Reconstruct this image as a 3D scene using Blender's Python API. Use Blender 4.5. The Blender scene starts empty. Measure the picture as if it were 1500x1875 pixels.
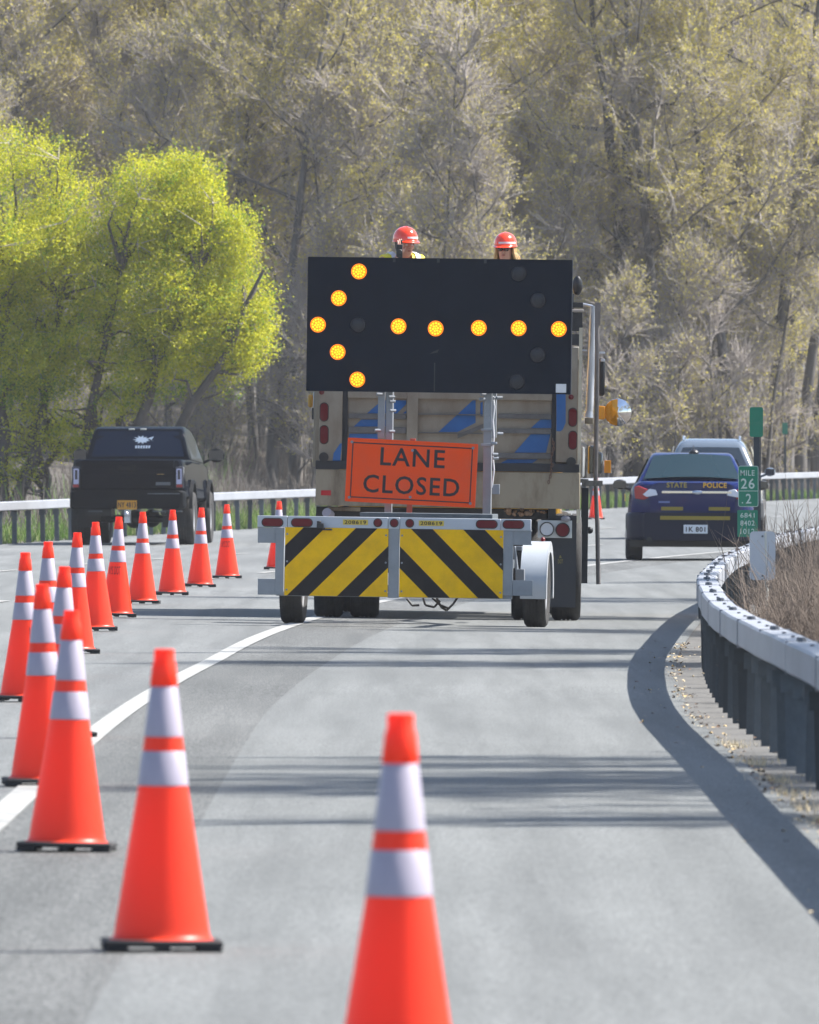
import bpy, bmesh, math, random
import numpy as np
from mathutils import Vector, Matrix
R = math.radians
S = bpy.context.scene
COL = S.collection
# ------------------------------------------------------------------ camera
FPX = 28500.0            # focal length measured in pixels of the 1500 px wide photograph
CH = 1.5                 # camera height
HZ = 838.0               # horizon row in the photograph
cam_d = bpy.data.cameras.new('camera'); cam = bpy.data.objects.new('camera', cam_d); COL.objects.link(cam)
cam_d.sensor_fit = 'HORIZONTAL'; cam_d.sensor_width = 36.0; cam_d.lens = 36.0 * FPX / 1500.0
cam_d.clip_start = 1.0; cam_d.clip_end = 4000.0
cam.location = (0, 0, CH); cam.rotation_euler = (R(90) - math.atan((937.5 - HZ) / FPX), 0, 0)
cam_d.dof.use_dof = True; cam_d.dof.focus_distance = 142.0; cam_d.dof.aperture_fstop = 26.0
S.camera = cam
# ------------------------------------------------------------------ light
SUN_EL, SUN_AZ = 50.0, 13.0         # azimuth: degrees ahead of due right
w = bpy.data.worlds.new('World'); S.world = w; w.use_nodes = True
nt = w.node_tree; bg = nt.nodes['Background']; sky = nt.nodes.new('ShaderNodeTexSky')
sky.sky_type = 'NISHITA'; sky.sun_disc = False; sky.sun_elevation = R(SUN_EL); sky.sun_rotation = R(90 - SUN_AZ)
nt.links.new(sky.outputs[0], bg.inputs[0]); bg.inputs[1].default_value = 0.09
sd = bpy.data.lights.new('sun', 'SUN'); sd.energy = 5.0; sd.angle = R(0.5); sd.color = (1, .955, .89)
so = bpy.data.objects.new('sun', sd); COL.objects.link(so)
sv = Vector((math.cos(R(SUN_EL)) * math.cos(R(SUN_AZ)), math.cos(R(SUN_EL)) * math.sin(R(SUN_AZ)), math.sin(R(SUN_EL))))
so.rotation_euler = sv.to_track_quat('Z', 'Y').to_euler(); so.location = (30, 100, 60)
S.view_settings.view_transform = 'Standard'; S.view_settings.look = 'None'
S.view_settings.exposure = 1.31; S.view_settings.gamma = 1.0

# ------------------------------------------------------------------ materials
MATS = {}
def mat(name, col, rough=.6, metal=0., var=0., scale=8., bump=0., bscale=60., spec=.5, emit=None, es=1., trans=0., coat=0., alt=None, stretch=None, thr=None):
    if name in MATS: return MATS[name]
    m = bpy.data.materials.new(name); m.use_nodes = True; n = m.node_tree; b = n.nodes['Principled BSDF']
    b.inputs['Base Color'].default_value = (*col, 1); b.inputs['Roughness'].default_value = rough
    b.inputs['Metallic'].default_value = metal; b.inputs['Specular IOR Level'].default_value = spec
    if coat: b.inputs['Coat Weight'].default_value = coat; b.inputs['Coat Roughness'].default_value = .05
    tc = n.nodes.new('ShaderNodeTexCoord'); src = tc.outputs['Object']
    if stretch:
        mp = n.nodes.new('ShaderNodeMapping'); mp.inputs['Scale'].default_value = stretch
        n.links.new(src, mp.inputs[0]); src = mp.outputs[0]
    if var or alt:
        no = n.nodes.new('ShaderNodeTexNoise'); no.inputs['Scale'].default_value = scale; no.inputs['Detail'].default_value = 6
        no.inputs['Roughness'].default_value = .65
        n.links.new(src, no.inputs['Vector'])
        cr = n.nodes.new('ShaderNodeValToRGB'); lo, hi = thr or (.32, .68)
        cr.color_ramp.elements[0].position = lo; cr.color_ramp.elements[1].position = hi
        a = alt or tuple(min(1, c * (1 + var)) for c in col)
        c0 = col if alt else tuple(c * (1 - var) for c in col)
        cr.color_ramp.elements[0].color = (*c0, 1); cr.color_ramp.elements[1].color = (*a, 1)
        n.links.new(no.outputs[0], cr.inputs[0]); n.links.new(cr.outputs[0], b.inputs['Base Color'])
    if bump:
        nb = n.nodes.new('ShaderNodeTexNoise'); nb.inputs['Scale'].default_value = bscale; nb.inputs['Detail'].default_value = 4
        n.links.new(src, nb.inputs['Vector'])
        bp = n.nodes.new('ShaderNodeBump'); bp.inputs['Strength'].default_value = bump; bp.inputs['Distance'].default_value = .01
        n.links.new(nb.outputs[0], bp.inputs['Height']); n.links.new(bp.outputs[0], b.inputs['Normal'])
    if emit:
        b.inputs['Emission Color'].default_value = (*emit, 1); b.inputs['Emission Strength'].default_value = es
    if trans:
        out = n.nodes['Material Output']; tr = n.nodes.new('ShaderNodeBsdfTranslucent'); tr.inputs[0].default_value = (*col, 1)
        mx = n.nodes.new('ShaderNodeMixShader'); mx.inputs[0].default_value = trans
        n.links.new(b.outputs[0], mx.inputs[1]); n.links.new(tr.outputs[0], mx.inputs[2]); n.links.new(mx.outputs[0], out.inputs[0])
    MATS[name] = m; return m

def asphalt(name, c0, c1, speck, groove=False):
    """aggregate speckle, large worn patches and streaks that run with the traffic"""
    m = bpy.data.materials.new(name); m.use_nodes = True; n = m.node_tree; b = n.nodes['Principled BSDF']; L = n.links.new
    tc = n.nodes.new('ShaderNodeTexCoord'); P = tc.outputs['Object']
    def noise(sc, st, det=5, rg=.6):
        mp = n.nodes.new('ShaderNodeMapping'); mp.inputs['Scale'].default_value = st; L(P, mp.inputs[0])
        t = n.nodes.new('ShaderNodeTexNoise'); t.inputs['Scale'].default_value = sc; t.inputs['Detail'].default_value = det
        t.inputs['Roughness'].default_value = rg; L(mp.outputs[0], t.inputs['Vector']); return t.outputs[0]
    def mix(f, a, c, mode='MIX', fac=None):
        x = n.nodes.new('ShaderNodeMix'); x.data_type = 'RGBA'; x.blend_type = mode
        if f is not None: L(f, x.inputs['Factor'])
        else: x.inputs['Factor'].default_value = fac
        for k, v in ((6, a), (7, c)):
            if isinstance(v, tuple): x.inputs[k].default_value = (*v, 1)
            else: L(v, x.inputs[k])
        return x.outputs[2]
    def ramp(v, lo, hi, a=0., c=1.):
        r = n.nodes.new('ShaderNodeMapRange'); L(v, r.inputs[0]); r.inputs[1].default_value = lo; r.inputs[2].default_value = hi
        r.inputs[3].default_value = a; r.inputs[4].default_value = c; return r.outputs[0]
    patch = ramp(noise(.35, (1, .22, 1)), .35, .65)
    base = mix(patch, c0, c1)
    streak = ramp(noise(3.2, (1, .02, 1), 3), .40, .66, 0, .8)
    base = mix(streak, base, tuple(c * .80 for c in c0))
    sp = ramp(noise(95, (1, .35, 1), 3, .7), .38, .66, 1 - speck, 1 + speck)
    v = n.nodes.new('ShaderNodeVectorMath'); v.operation = 'SCALE'; L(base, v.inputs[0]); L(sp, v.inputs['Scale'])
    stain = ramp(noise(1.3, (1, .5, 1), 6, .75), .58, .76, 0, .55)
    col = mix(stain, v.outputs[0], tuple(c * .6 for c in c0))
    L(col, b.inputs['Base Color']); b.inputs['Roughness'].default_value = .8; b.inputs['Specular IOR Level'].default_value = .35
    bp = n.nodes.new('ShaderNodeBump'); bp.inputs['Strength'].default_value = .5; bp.inputs['Distance'].default_value = .006
    h = noise(120, (1, 1, 1), 2)
    if groove:
        wv = n.nodes.new('ShaderNodeTexWave'); wv.bands_direction = 'Y'; wv.inputs['Scale'].default_value = 1.05; L(P, wv.inputs['Vector'])
        ad = n.nodes.new('ShaderNodeMath'); ad.operation = 'MULTIPLY_ADD'; L(wv.outputs[1], ad.inputs[0]); ad.inputs[1].default_value = 2.2; L(h, ad.inputs[2]); h = ad.outputs[0]
    L(h, bp.inputs['Height']); L(bp.outputs[0], b.inputs['Normal'])
    MATS[name] = m; return m

M_road = asphalt('lane_asphalt', (.142, .149, .149), (.180, .188, .187), .6)
M_shoulder = asphalt('shoulder_asphalt', (.138, .145, .143), (.172, .180, .178), .5)
M_coarse = asphalt('coarse_asphalt', (.108, .112, .109), (.150, .154, .150), 1.0)
M_rumble = asphalt('rumble_asphalt', (.108, .112, .109), (.150, .154, .150), .95, True)
M_line = mat('road_paint', (.18, .185, .178), .7, scale=5, alt=(.34, .34, .325), thr=(.3, .55), bump=.3, bscale=80)
M_verge = mat('verge_gravel', (.07, .068, .064), .95, scale=9, alt=(.155, .15, .14), bump=.8, bscale=40)
M_ground = mat('woodland_floor', (.045, .04, .033), .95, scale=.7, alt=(.10, .086, .07), bump=.8, bscale=6)
M_galv = mat('galvanised_steel', (.25, .27, .30), .45, .45, var=.10, scale=5, bump=.05)
M_galvd = mat('weathered_post_steel', (.085, .10, .115), .65, .2, var=.25, scale=6)
def vary(m, lo, hi):
    n = m.node_tree; b = n.nodes['Principled BSDF']; oi = n.nodes.new('ShaderNodeObjectInfo'); mr = n.nodes.new('ShaderNodeMapRange'); mr.inputs[3].default_value = lo; mr.inputs[4].default_value = hi
    n.links.new(oi.outputs['Random'], mr.inputs[0]); hs = n.nodes.new('ShaderNodeHueSaturation'); n.links.new(mr.outputs[0], hs.inputs['Value'])
    lk = b.inputs['Base Color'].links
    if lk: n.links.new(lk[0].from_socket, hs.inputs['Color'])
    else: hs.inputs['Color'].default_value = b.inputs['Base Color'].default_value
    n.links.new(hs.outputs[0], b.inputs['Base Color'])
vary(M_galvd, .4, 1.35)
M_rail = mat('rail_zinc', (.28, .295, .33), .55, .15, var=.12, scale=3, stretch=(1, .2, 1))
M_bolt = mat('dark_bolt', (.10, .11, .13), .5, .5)
M_rubber = mat('rubber', (.022, .022, .024), .8, bump=.3, bscale=50)
M_tyre = mat('tyre_rubber', (.028, .027, .027), .85, var=.35, scale=14, bump=.4, bscale=70)
M_rim = mat('wheel_steel', (.45, .45, .46), .4, .6)
M_orange = mat('cone_orange', (1.0, .068, .022), .38, scale=3.2, alt=(.72, .050, .018), thr=(.60, .82), trans=.40)
M_cuff = mat('cone_reflective', (.36, .325, .40), .42, scale=4, alt=(.28, .25, .30), thr=(.55, .75), spec=.6)
M_black = mat('black_paint', (.012, .013, .016), .4)
M_ink = mat('black_ink', (.02, .012, .02), .6)

# ------------------------------------------------------------------ mesh builder
class MB:
    def __init__(s): s.v = []; s.f = []; s.mi = []; s.M = Matrix.Identity(4)
    def add(s, vs, fs, mi=0):
        o = len(s.v); s.v += [tuple(s.M @ Vector(v)) for v in vs]
        for f in fs: s.f.append([o + i for i in f]); s.mi.append(mi)
        return s
    def box(s, x0, x1, y0, y1, z0, z1, mi=0):
        vs = [(x, y, z) for z in (z0, z1) for y in (y0, y1) for x in (x0, x1)]
        return s.add(vs, [(0, 2, 3, 1), (4, 5, 7, 6), (0, 1, 5, 4), (2, 6, 7, 3), (0, 4, 6, 2), (1, 3, 7, 5)], mi)
    def cyl(s, a, b, r0, r1=None, n=16, mi=0, cap=True):
        a = Vector(a); b = Vector(b); r1 = r0 if r1 is None else r1
        d = (b - a).normalized(); u = d.orthogonal().normalized(); v = d.cross(u)
        vs = []
        for p, r in ((a, r0), (b, r1)):
            for i in range(n):
                t = 2 * math.pi * i / n; vs.append(p + u * (r * math.cos(t)) + v * (r * math.sin(t)))
        fs = [(i, (i + 1) % n, n + (i + 1) % n, n + i) for i in range(n)]
        if cap: fs += [tuple(range(n))[::-1], tuple(range(n, 2 * n))]
        return s.add(vs, fs, mi)
    def tube(s, pts, r, n=8, mi=0):
        for i in range(len(pts) - 1):
            ra = r[i] if isinstance(r, (list, tuple)) else r; rb = r[i + 1] if isinstance(r, (list, tuple)) else r
            s.cyl(pts[i], pts[i + 1], ra, rb, n, mi)
        return s
    def lathe(s, prof, axis='Z', n=32, c=(0, 0, 0), mi=0, mis=None, close=False):
        vs = []; fs = []; m = []
        for (r, h) in prof:
            for i in range(n):
                t = 2 * math.pi * i / n; a, b = r * math.cos(t), r * math.sin(t)
                p = {'Z': (a, b, h), 'X': (h, a, b), 'Y': (b, h, a)}[axis]
                vs.append((p[0] + c[0], p[1] + c[1], p[2] + c[2]))
        K = len(prof)
        for k in range(K if close else K - 1):
            for i in range(n):
                j = (i + 1) % n; k2 = (k + 1) % K
                fs.append((k * n + i, k * n + j, k2 * n + j, k2 * n + i)); m.append(mis[k] if mis else mi)
        o = len(s.v); s.v += [tuple(s.M @ Vector(v)) for v in vs]
        for f, q in zip(fs, m): s.f.append([o + i for i in f]); s.mi.append(q)
        return s
    def ball(s, c, rx, ry=None, rz=None, n=16, mi=0, zmin=-1.):
        ry = ry or rx; rz = rz or rx; vs = []; K = n // 2
        a0 = math.asin(max(-1, zmin))
        for k in range(K + 1):
            a = a0 + (math.pi / 2 - a0) * k / K
            for i in range(n):
                t = 2 * math.pi * i / n
                vs.append((c[0] + rx * math.cos(a) * math.cos(t), c[1] + ry * math.cos(a) * math.sin(t), c[2] + rz * math.sin(a)))
        fs = [(k * n + i, k * n + (i + 1) % n, (k + 1) * n + (i + 1) % n, (k + 1) * n + i) for k in range(K) for i in range(n)]
        fs.append(tuple(range(n))[::-1])
        return s.add(vs, fs, mi)
    def prism(s, poly, y0, y1, mi=0, plane='XZ'):
        """polygon in x,z extruded along y (or other plane)"""
        n = len(poly)
        if plane == 'XZ': vs = [(p[0], y, p[1]) for y in (y0, y1) for p in poly]
        elif plane == 'YZ': vs = [(y, p[0], p[1]) for y in (y0, y1) for p in poly]
        else: vs = [(p[0], p[1], y) for y in (y0, y1) for p in poly]
        return s.add(vs, [tuple(range(n)), tuple(range(n, 2 * n))[::-1]] + [(i, n + i, n + (i + 1) % n, (i + 1) % n) for i in range(n)], mi)
    def rrect(s, x0, x1, z0, z1, r, y0, y1, mi=0, k=5):
        poly = []
        for cx, cz, a0 in ((x1 - r, z0 + r, -90), (x1 - r, z1 - r, 0), (x0 + r, z1 - r, 90), (x0 + r, z0 + r, 180)):
            for i in range(k + 1):
                a = R(a0 + 90 * i / k); poly.append((cx + r * math.cos(a), cz + r * math.sin(a)))
        return s.prism(poly, y0, y1, mi)
    def loft(s, rings, mi=0, cap=True):
        n = len(rings[0]); vs = [p for r in rings for p in r]
        fs = [(k * n + i, k * n + (i + 1) % n, (k + 1) * n + (i + 1) % n, (k + 1) * n + i) for k in range(len(rings) - 1) for i in range(n)]
        if cap: fs += [tuple(range(n))[::-1], tuple(range((len(rings) - 1) * n, len(rings) * n))]
        return s.add(vs, fs, mi)
    def text(s, txt, x0, x1, z0, z1, y, mi=0, bold=.0, fn=None, ys=None):
        V, Fc = text_geo(txt, bold)
        w_, h_ = V[:, 0].max(), V[:, 1].max()
        vs = []
        for a, b in V:
            x = x0 + a / w_ * (x1 - x0); z = z0 + b / h_ * (z1 - z0)
            vs.append(fn(x, z) if fn else (x, y, z))
        return s.add(vs, Fc, mi)
    def build(s, name, mats, parent=None, smooth=30, bevel=0, loc=None, rot=None, seg=2, fix=True):
        me = bpy.data.meshes.new(name); me.from_pydata(s.v, [], s.f)
        if not isinstance(mats, (list, tuple)): mats = [mats]
        for m in mats: me.materials.append(m)
        me.polygons.foreach_set('material_index', s.mi)
        if fix:
            bm = bmesh.new(); bm.from_mesh(me); bmesh.ops.recalc_face_normals(bm, faces=bm.faces); bm.to_mesh(me); bm.free()
        if smooth:
            me.polygons.foreach_set('use_smooth', [True] * len(me.polygons)); me.set_sharp_from_angle(angle=R(smooth))
        me.update()
        o = bpy.data.objects.new(name, me); COL.objects.link(o)
        if parent: o.parent = parent
        if loc is not None: o.location = loc
        if rot is not None: o.rotation_euler = rot
        if bevel:
            b = o.modifiers.new('bevel', 'BEVEL'); b.width = bevel; b.segments = seg; b.limit_method = 'ANGLE'; b.angle_limit = R(35); b.harden_normals = False
        return o
_tc = {}
def text_geo(txt, bold=0.):
    key = (txt, bold)
    if key in _tc: return _tc[key]
    cu = bpy.data.curves.new('t', 'FONT'); cu.body = txt; cu.offset = bold; cu.resolution_u = 3; cu.space_character = 1.12
    o = bpy.data.objects.new('t', cu); COL.objects.link(o); bpy.context.view_layer.update()
    me = o.evaluated_get(bpy.context.evaluated_depsgraph_get()).to_mesh()
    V = np.array([(v.co.x, v.co.y) for v in me.vertices]); F = [tuple(p.vertices) for p in me.polygons]
    V = V - V.min(axis=0); bpy.data.objects.remove(o); bpy.data.curves.remove(cu)
    _tc[key] = (V, F); return _tc[key]
def tag(o, label=None, cat=None, group=None, kind=None):
    if label: o['label'] = label
    if cat: o['category'] = cat
    if group: o['group'] = group
    if kind: o['kind'] = kind
    return o
def empty(name, loc, rz=0, roll=0, **k):
    o = bpy.data.objects.new(name, None); COL.objects.link(o); o.location = loc; o.rotation_euler = (0, roll, rz); o.empty_display_size = .3
    return tag(o, **k)
def copy_tree(o, parent=None):
    c = o.copy(); COL.objects.link(c); c.parent = parent
    for ch in list(o.children): copy_tree(ch, c)
    return c
def np_mesh(name, V, Q, mats, mi=None, smooth=False, parent=None):
    """V (n,3), Q (m,4) quads"""
    me = bpy.data.meshes.new(name); me.vertices.add(len(V)); me.vertices.foreach_set('co', np.asarray(V, dtype=np.float32).ravel())
    m = len(Q); me.loops.add(m * 4); me.loops.foreach_set('vertex_index', np.asarray(Q, dtype=np.int32).ravel())
    me.polygons.add(m); me.polygons.foreach_set('loop_start', np.arange(0, m * 4, 4, dtype=np.int32)); me.polygons.foreach_set('loop_total', np.full(m, 4, dtype=np.int32))
    for x in mats: me.materials.append(x)
    if mi is not None: me.polygons.foreach_set('material_index', np.asarray(mi, dtype=np.int32))
    if smooth: me.polygons.foreach_set('use_smooth', np.ones(m, dtype=bool))
    me.update(calc_edges=True); me.validate()
    o = bpy.data.objects.new(name, me); COL.objects.link(o)
    if parent: o.parent = parent
    return o

# ------------------------------------------------------------------ the lie of the road
_SY = np.array([0, 85, 100, 125, 145, 165, 190, 215, 245, 266, 300, 430, 2000.])
_SM = np.array([0, 0, .012, .024, .028, .042, .050, .065, .090, .110, .115, .115, .115])
_YY = np.arange(-60, 2001, .5); _MM = np.interp(_YY, _SY, _SM); _XX = 1.80 + np.concatenate([[0], np.cumsum((_MM[1:] + _MM[:-1]) * .25)])
def rail_x(Y): return float(np.interp(Y, _YY, _XX))          # road side face of the right guardrail
def slope(Y): return float(np.interp(Y, _SY, _SM))
def sm(a, b, t): t = min(1, max(0, (t - a) / (b - a))); return t * t * (3 - 2 * t)
def gz(X, Y):
    z = float(np.interp(Y, [0, 262, 290, 375, 425, 2000], [0, 0, .09, .31, .38, .42]))
    z += -.015 * X * sm(112, 130, Y) * (1 - sm(155, 180, Y))
    z += .012 * math.sin(Y / 5.2) * sm(60, 70, Y) * (1 - sm(110, 120, Y)) * .5
    return z
def pxw(px, Y): return (px - 750) * Y / FPX
def pyz(py, Y): return CH - (py - HZ) * Y / FPX
WID = 17.5
# ------------------------------------------------------------------ ground, road, markings
def strip(name, a, b, Y0, Y1, lift, m, step=2., label=None, cols=1, kind='structure'):
    n = int((Y1 - Y0) / step) + 1; V = []; Q = []
    for i in range(n + 1):
        Y = Y0 + (Y1 - Y0) * i / n; x = rail_x(Y); A = a(Y) if callable(a) else a; B = b(Y) if callable(b) else b
        for k in range(cols + 1):
            X = x + A + (B - A) * k / cols; V.append((X, Y, gz(X, Y) + lift))
    for i in range(n):
        for k in range(cols):
            o = i * (cols + 1) + k; Q.append((o, o + 1, o + cols + 2, o + cols + 1))
    ob = np_mesh(name, V, Q, [m], smooth=True); tag(ob, kind=kind); return ob
def terrain():
    ys = np.concatenate([np.arange(-60, 440, 6), np.arange(440, 700, 12), np.arange(700, 1801, 50)])
    us = np.concatenate([np.linspace(-500, -60, 12), np.linspace(-50, -19, 12), [-18.5, -17.6, -12, -6, -.6, .5, 2, 4, 7], np.linspace(12, 60, 9), np.linspace(90, 500, 9)])
    V = []; rnd = random.Random(3)
    for Y in ys:
        for u in us:
            X = rail_x(Y) + u; z = gz(X, Y) if -19 < u < 3 else gz(rail_x(Y) + max(-19, min(3, u)), Y)
            if -17.6 <= u <= -.6: z -= .06
            elif u < -17.6: z -= .02 + .012 * min(30, -17.6 - u)
            else: z -= .015 + .05 * min(8, max(0, u - .6))
            d = max(0, -u - 32); z += 46 * (1 - math.exp(-d * .0032)) if d > 0 else 0
            if abs(u) > 19: z += rnd.uniform(-.12, .12)
            if u > 60: z += (u - 60) * .06
            V.append((X, Y, z))
    W = len(us); Q = [(j * W + i, j * W + i + 1, (j + 1) * W + i + 1, (j + 1) * W + i) for j in range(len(ys) - 1) for i in range(W - 1)]
    o = np_mesh('ground', V, Q, [M_ground], smooth=True); tag(o, kind='structure')
def ground_z(X, Y):
    u = X - rail_x(Y)
    z = gz(rail_x(Y) + max(-19, min(3, u)), Y)
    if u < -17.6: z -= .02 + .012 * min(30, -17.6 - u)
    elif u > 0: z -= .015 + .05 * min(8, max(0, u - .6))
    d = max(0, -u - 32); z += 46 * (1 - math.exp(-d * .0032)) if d > 0 else 0
    if u > 60: z += (u - 60) * .06
    return z
terrain()
ramp = lambda Y: -3.50 - .2 * sm(100, 142, Y)
strip('road', -WID - .15, -.15, -50, 1500, 0, M_road, cols=6)
strip('shoulder', lambda Y: -2.66 - .15 * sm(100, 142, Y), -.17, -50, 600, .004, M_shoulder, cols=2)
strip('shoulder_coarse_strip', lambda Y: ramp(Y) + .062, lambda Y: -2.66 - .15 * sm(100, 142, Y), 56, 600, .004, M_coarse)
strip('shoulder_rumble_strip', lambda Y: ramp(Y) + .062, lambda Y: -2.66, -50, 56, .004, M_rumble, step=.5)
strip('road_edge_line', lambda Y: ramp(Y) - .075, lambda Y: ramp(Y) + .062, -50, 700, .008, M_line)
strip('road_gutter', -.15, .30, -50, 600, -.006, M_verge)
V = []; Q = []
for off, ph in ((-7.27, 153.), (-10.9, 204.)):
    for k in range(-16, 40):
        y0 = ph + 12.19 * k
        if y0 < -40 or y0 > 600: continue
        for j in range(2):
            a = y0 + j * 1.52; b = a + 1.52; o = len(V)
            for (X, Y) in ((rail_x(a) + off - .06, a), (rail_x(a) + off + .06, a), (rail_x(b) + off + .06, b), (rail_x(b) + off - .06, b)): V.append((X, Y, gz(X, Y) + .008))
            Q.append((o, o + 1, o + 2, o + 3))
tag(np_mesh('road_lane_dashes', V, Q, [M_line]), kind='structure')

# ------------------------------------------------------------------ guardrails (one post in detail, copies share it)
def guardrail(off, Y0, Y1, pY0, pY1, zt, label, flip):
    g = empty('guardrail', (rail_x((pY0 + pY1) / 2) + off, (pY0 + pY1) / 2, 0), label=label, cat='guardrail')
    ox, oy = g.location.x, g.location.y
    b = MB(); hw = .152; n = int((Y1 - Y0) / 1.83)
    rings = []
    for i in range(n + 1):
        Y = Y0 + 1.83 * i; X = rail_x(Y) + off; z = gz(X, Y); wob = .002 * math.sin(i * 1.7) + .002 * math.sin(i * .61)
        c = .012; prof = [(c, zt - hw), (hw - c, zt - hw), (hw, zt - hw + c), (hw, zt - c), (hw - c, zt), (c, zt), (0, zt - c), (0, zt - hw + c)]
        rings.append([(X - ox + a + wob, Y - oy, z + q + wob * .5) for a, q in prof])
    b.loft(rings); b.build('rail', M_rail, g)
    bb = MB(); nb_ = 0; pb = MB(); pb.cyl((0, 0, -.006), (0, 0, .016), .023, .020, 8); pbo = None
    for i in range(n + 1):
        Y = Y0 + 1.83 * i + .4; X = rail_x(Y) + off; z = gz(X, Y) + zt + .002
        if Y < 20 or Y > 300 or flip: continue
        if i % 3 == 0:
            for dy in (0, .32):
                if Y > 55 and nb_ < 99:
                    nb_ += 1; o = pbo.copy() if pbo else pb.build('bolt', M_bolt, g)
                    if pbo: COL.objects.link(o)
                    pbo = pbo or o; o.location = (X - ox + .076, Y - oy + dy, z)
                else: bb.cyl((X - ox + .076, Y - oy + dy, z - .006), (X - ox + .076, Y - oy + dy, z + .016), .023, .020, 8)
        else: bb.cyl((X - ox + .076, Y - oy, z - .006), (X - ox + .076, Y - oy, z + .007), .012, .010, 6)
    if not flip:
        for i in range(n + 1):
            Y = Y0 + 1.83 * i + .4 + .16
            if i % 3 or not 50 < Y < 230: continue
            X = rail_x(Y) + off; z = gz(X, Y) + zt; sj = MB(); e = .003
            for q in (-.0025,): sj.box(-e, hw + e, q, -q, -hw - e, e)
            sj.build('splice_joint', mat('seam_zinc', (.25, .26, .29), .6, .1), g, smooth=0, loc=(X - ox, Y - oy, z), rot=(0, 0, -slope(Y)))
    if bb.v: tag(bb.build('bolt', M_bolt, g), kind='stuff')
    def post_mb(mb, X, Y, z):
        h = zt - hw; x0 = X + .035
        mb.box(x0, x0 + .076, Y - .030, Y - .024, z - .1, z + h + .01); mb.box(x0, x0 + .076, Y + .024, Y + .030, z - .1, z + h + .01)
        mb.box(x0 + .035, x0 + .041, Y - .024, Y + .024, z - .1, z + h + .01)
        mb.box(x0 - .02, x0 + .09, Y - .045, Y - .032, z + h - .09, z + h - .002)
    pm = MB(); post_mb(pm, 0, 0, 0); proto = pm.build('post', M_galvd, None, smooth=0)
    first = True; rest = MB()
    for i in range(n + 1):
        Y = Y0 + 1.83 * i; X = rail_x(Y) + off; z = gz(X, Y) - .02
        if pY0 <= Y <= pY1:
            o = proto if first else proto.copy()
            if not first: COL.objects.link(o)
            first = False; o.parent = g; o.location = (X - ox, Y - oy, z)
            o.rotation_euler = (R(random.uniform(-1, 1)), R(random.uniform(-1.5, 1.5)), -slope(Y) + R(random.uniform(-4, 4)))
        elif Y < 700: post_mb(rest, X - ox, Y - oy, z)
    tag(rest.build('post', M_galvd, g, smooth=0), kind='stuff')
random.seed(5)
guardrail(0., 8, 700, 60, 235, .615, 'grey box beam guardrail curving along the right shoulder in the foreground', False)
guardrail(-WID - .15, 8, 760, 252, 432, .73, 'pale sunlit guardrail on the far left side of the road, running behind the pickup', True)

# ------------------------------------------------------------------ traffic cones
def cone_mesh():
    r = empty('traffic_cone', (0, 0, 0))
    b = MB(); h = .18
    b.box(-h, h, -h, h, .014, .034)
    for sx in (-1, 1):
        for sy in (-1, 1): b.box(min(sx * h, sx * .105), max(sx * h, sx * .105), min(sy * h, sy * .105), max(sy * h, sy * .105), 0, .0142)
        b.box(-.022, .022, min(sx * h, sx * .15), max(sx * h, sx * .15), 0, .0142); b.box(min(sx * h, sx * .15), max(sx * h, sx * .15), -.022, .022, 0, .0142)
    b.build('base', M_rubber, r, bevel=.006)
    prof = [(.160, .034), (.150, .040), (.145, .052), (.1415, .075), (.0755, .497), (.0748, .503), (.0634, .603), (.0579, .648), (.0395, .800), (.0425, .806), (.036, .868), (.031, .880), (.0305, .912), (.024, .914), (.020, .906), (.018, .60)]
    b = MB(); b.lathe(prof, n=40); b.build('cone_body', M_orange, r, smooth=40)
    def rad(z): return (.1415 - .066 * (z - .075) / .422 if z < .5 else .0755 - .036 * (z - .503) / .297) + .0018
    b = MB(); b.lathe([(rad(.500) - .003, .498), (rad(.502), .502), (rad(.602), .602), (rad(.604) - .003, .606)], n=40); b.build('reflective_band', M_cuff, r, smooth=40)
    b = MB(); b.lathe([(rad(.648) - .003, .646), (rad(.650), .650), (rad(.798), .798), (rad(.80) - .003, .802)], n=40); b.build('reflective_band', M_cuff, r, smooth=40)
    return r, rad
proto_cone, crad = cone_mesh()
def cone_text(parent, ang):
    b = MB(); z1 = .478
    for txt, za, zb in (('NYS DOT', .385, z1 - .018),):
        W = .115
        b.text(txt, -W / 2, W / 2, za, zb, 0, bold=.0, fn=lambda x, z: ((crad(z) + .0012) * math.sin(ang + x / crad(.43)), -(crad(z) + .0012) * math.cos(ang + x / crad(.43)), z))
    b.build('lettering', M_ink, parent, smooth=0, fix=False)
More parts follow.
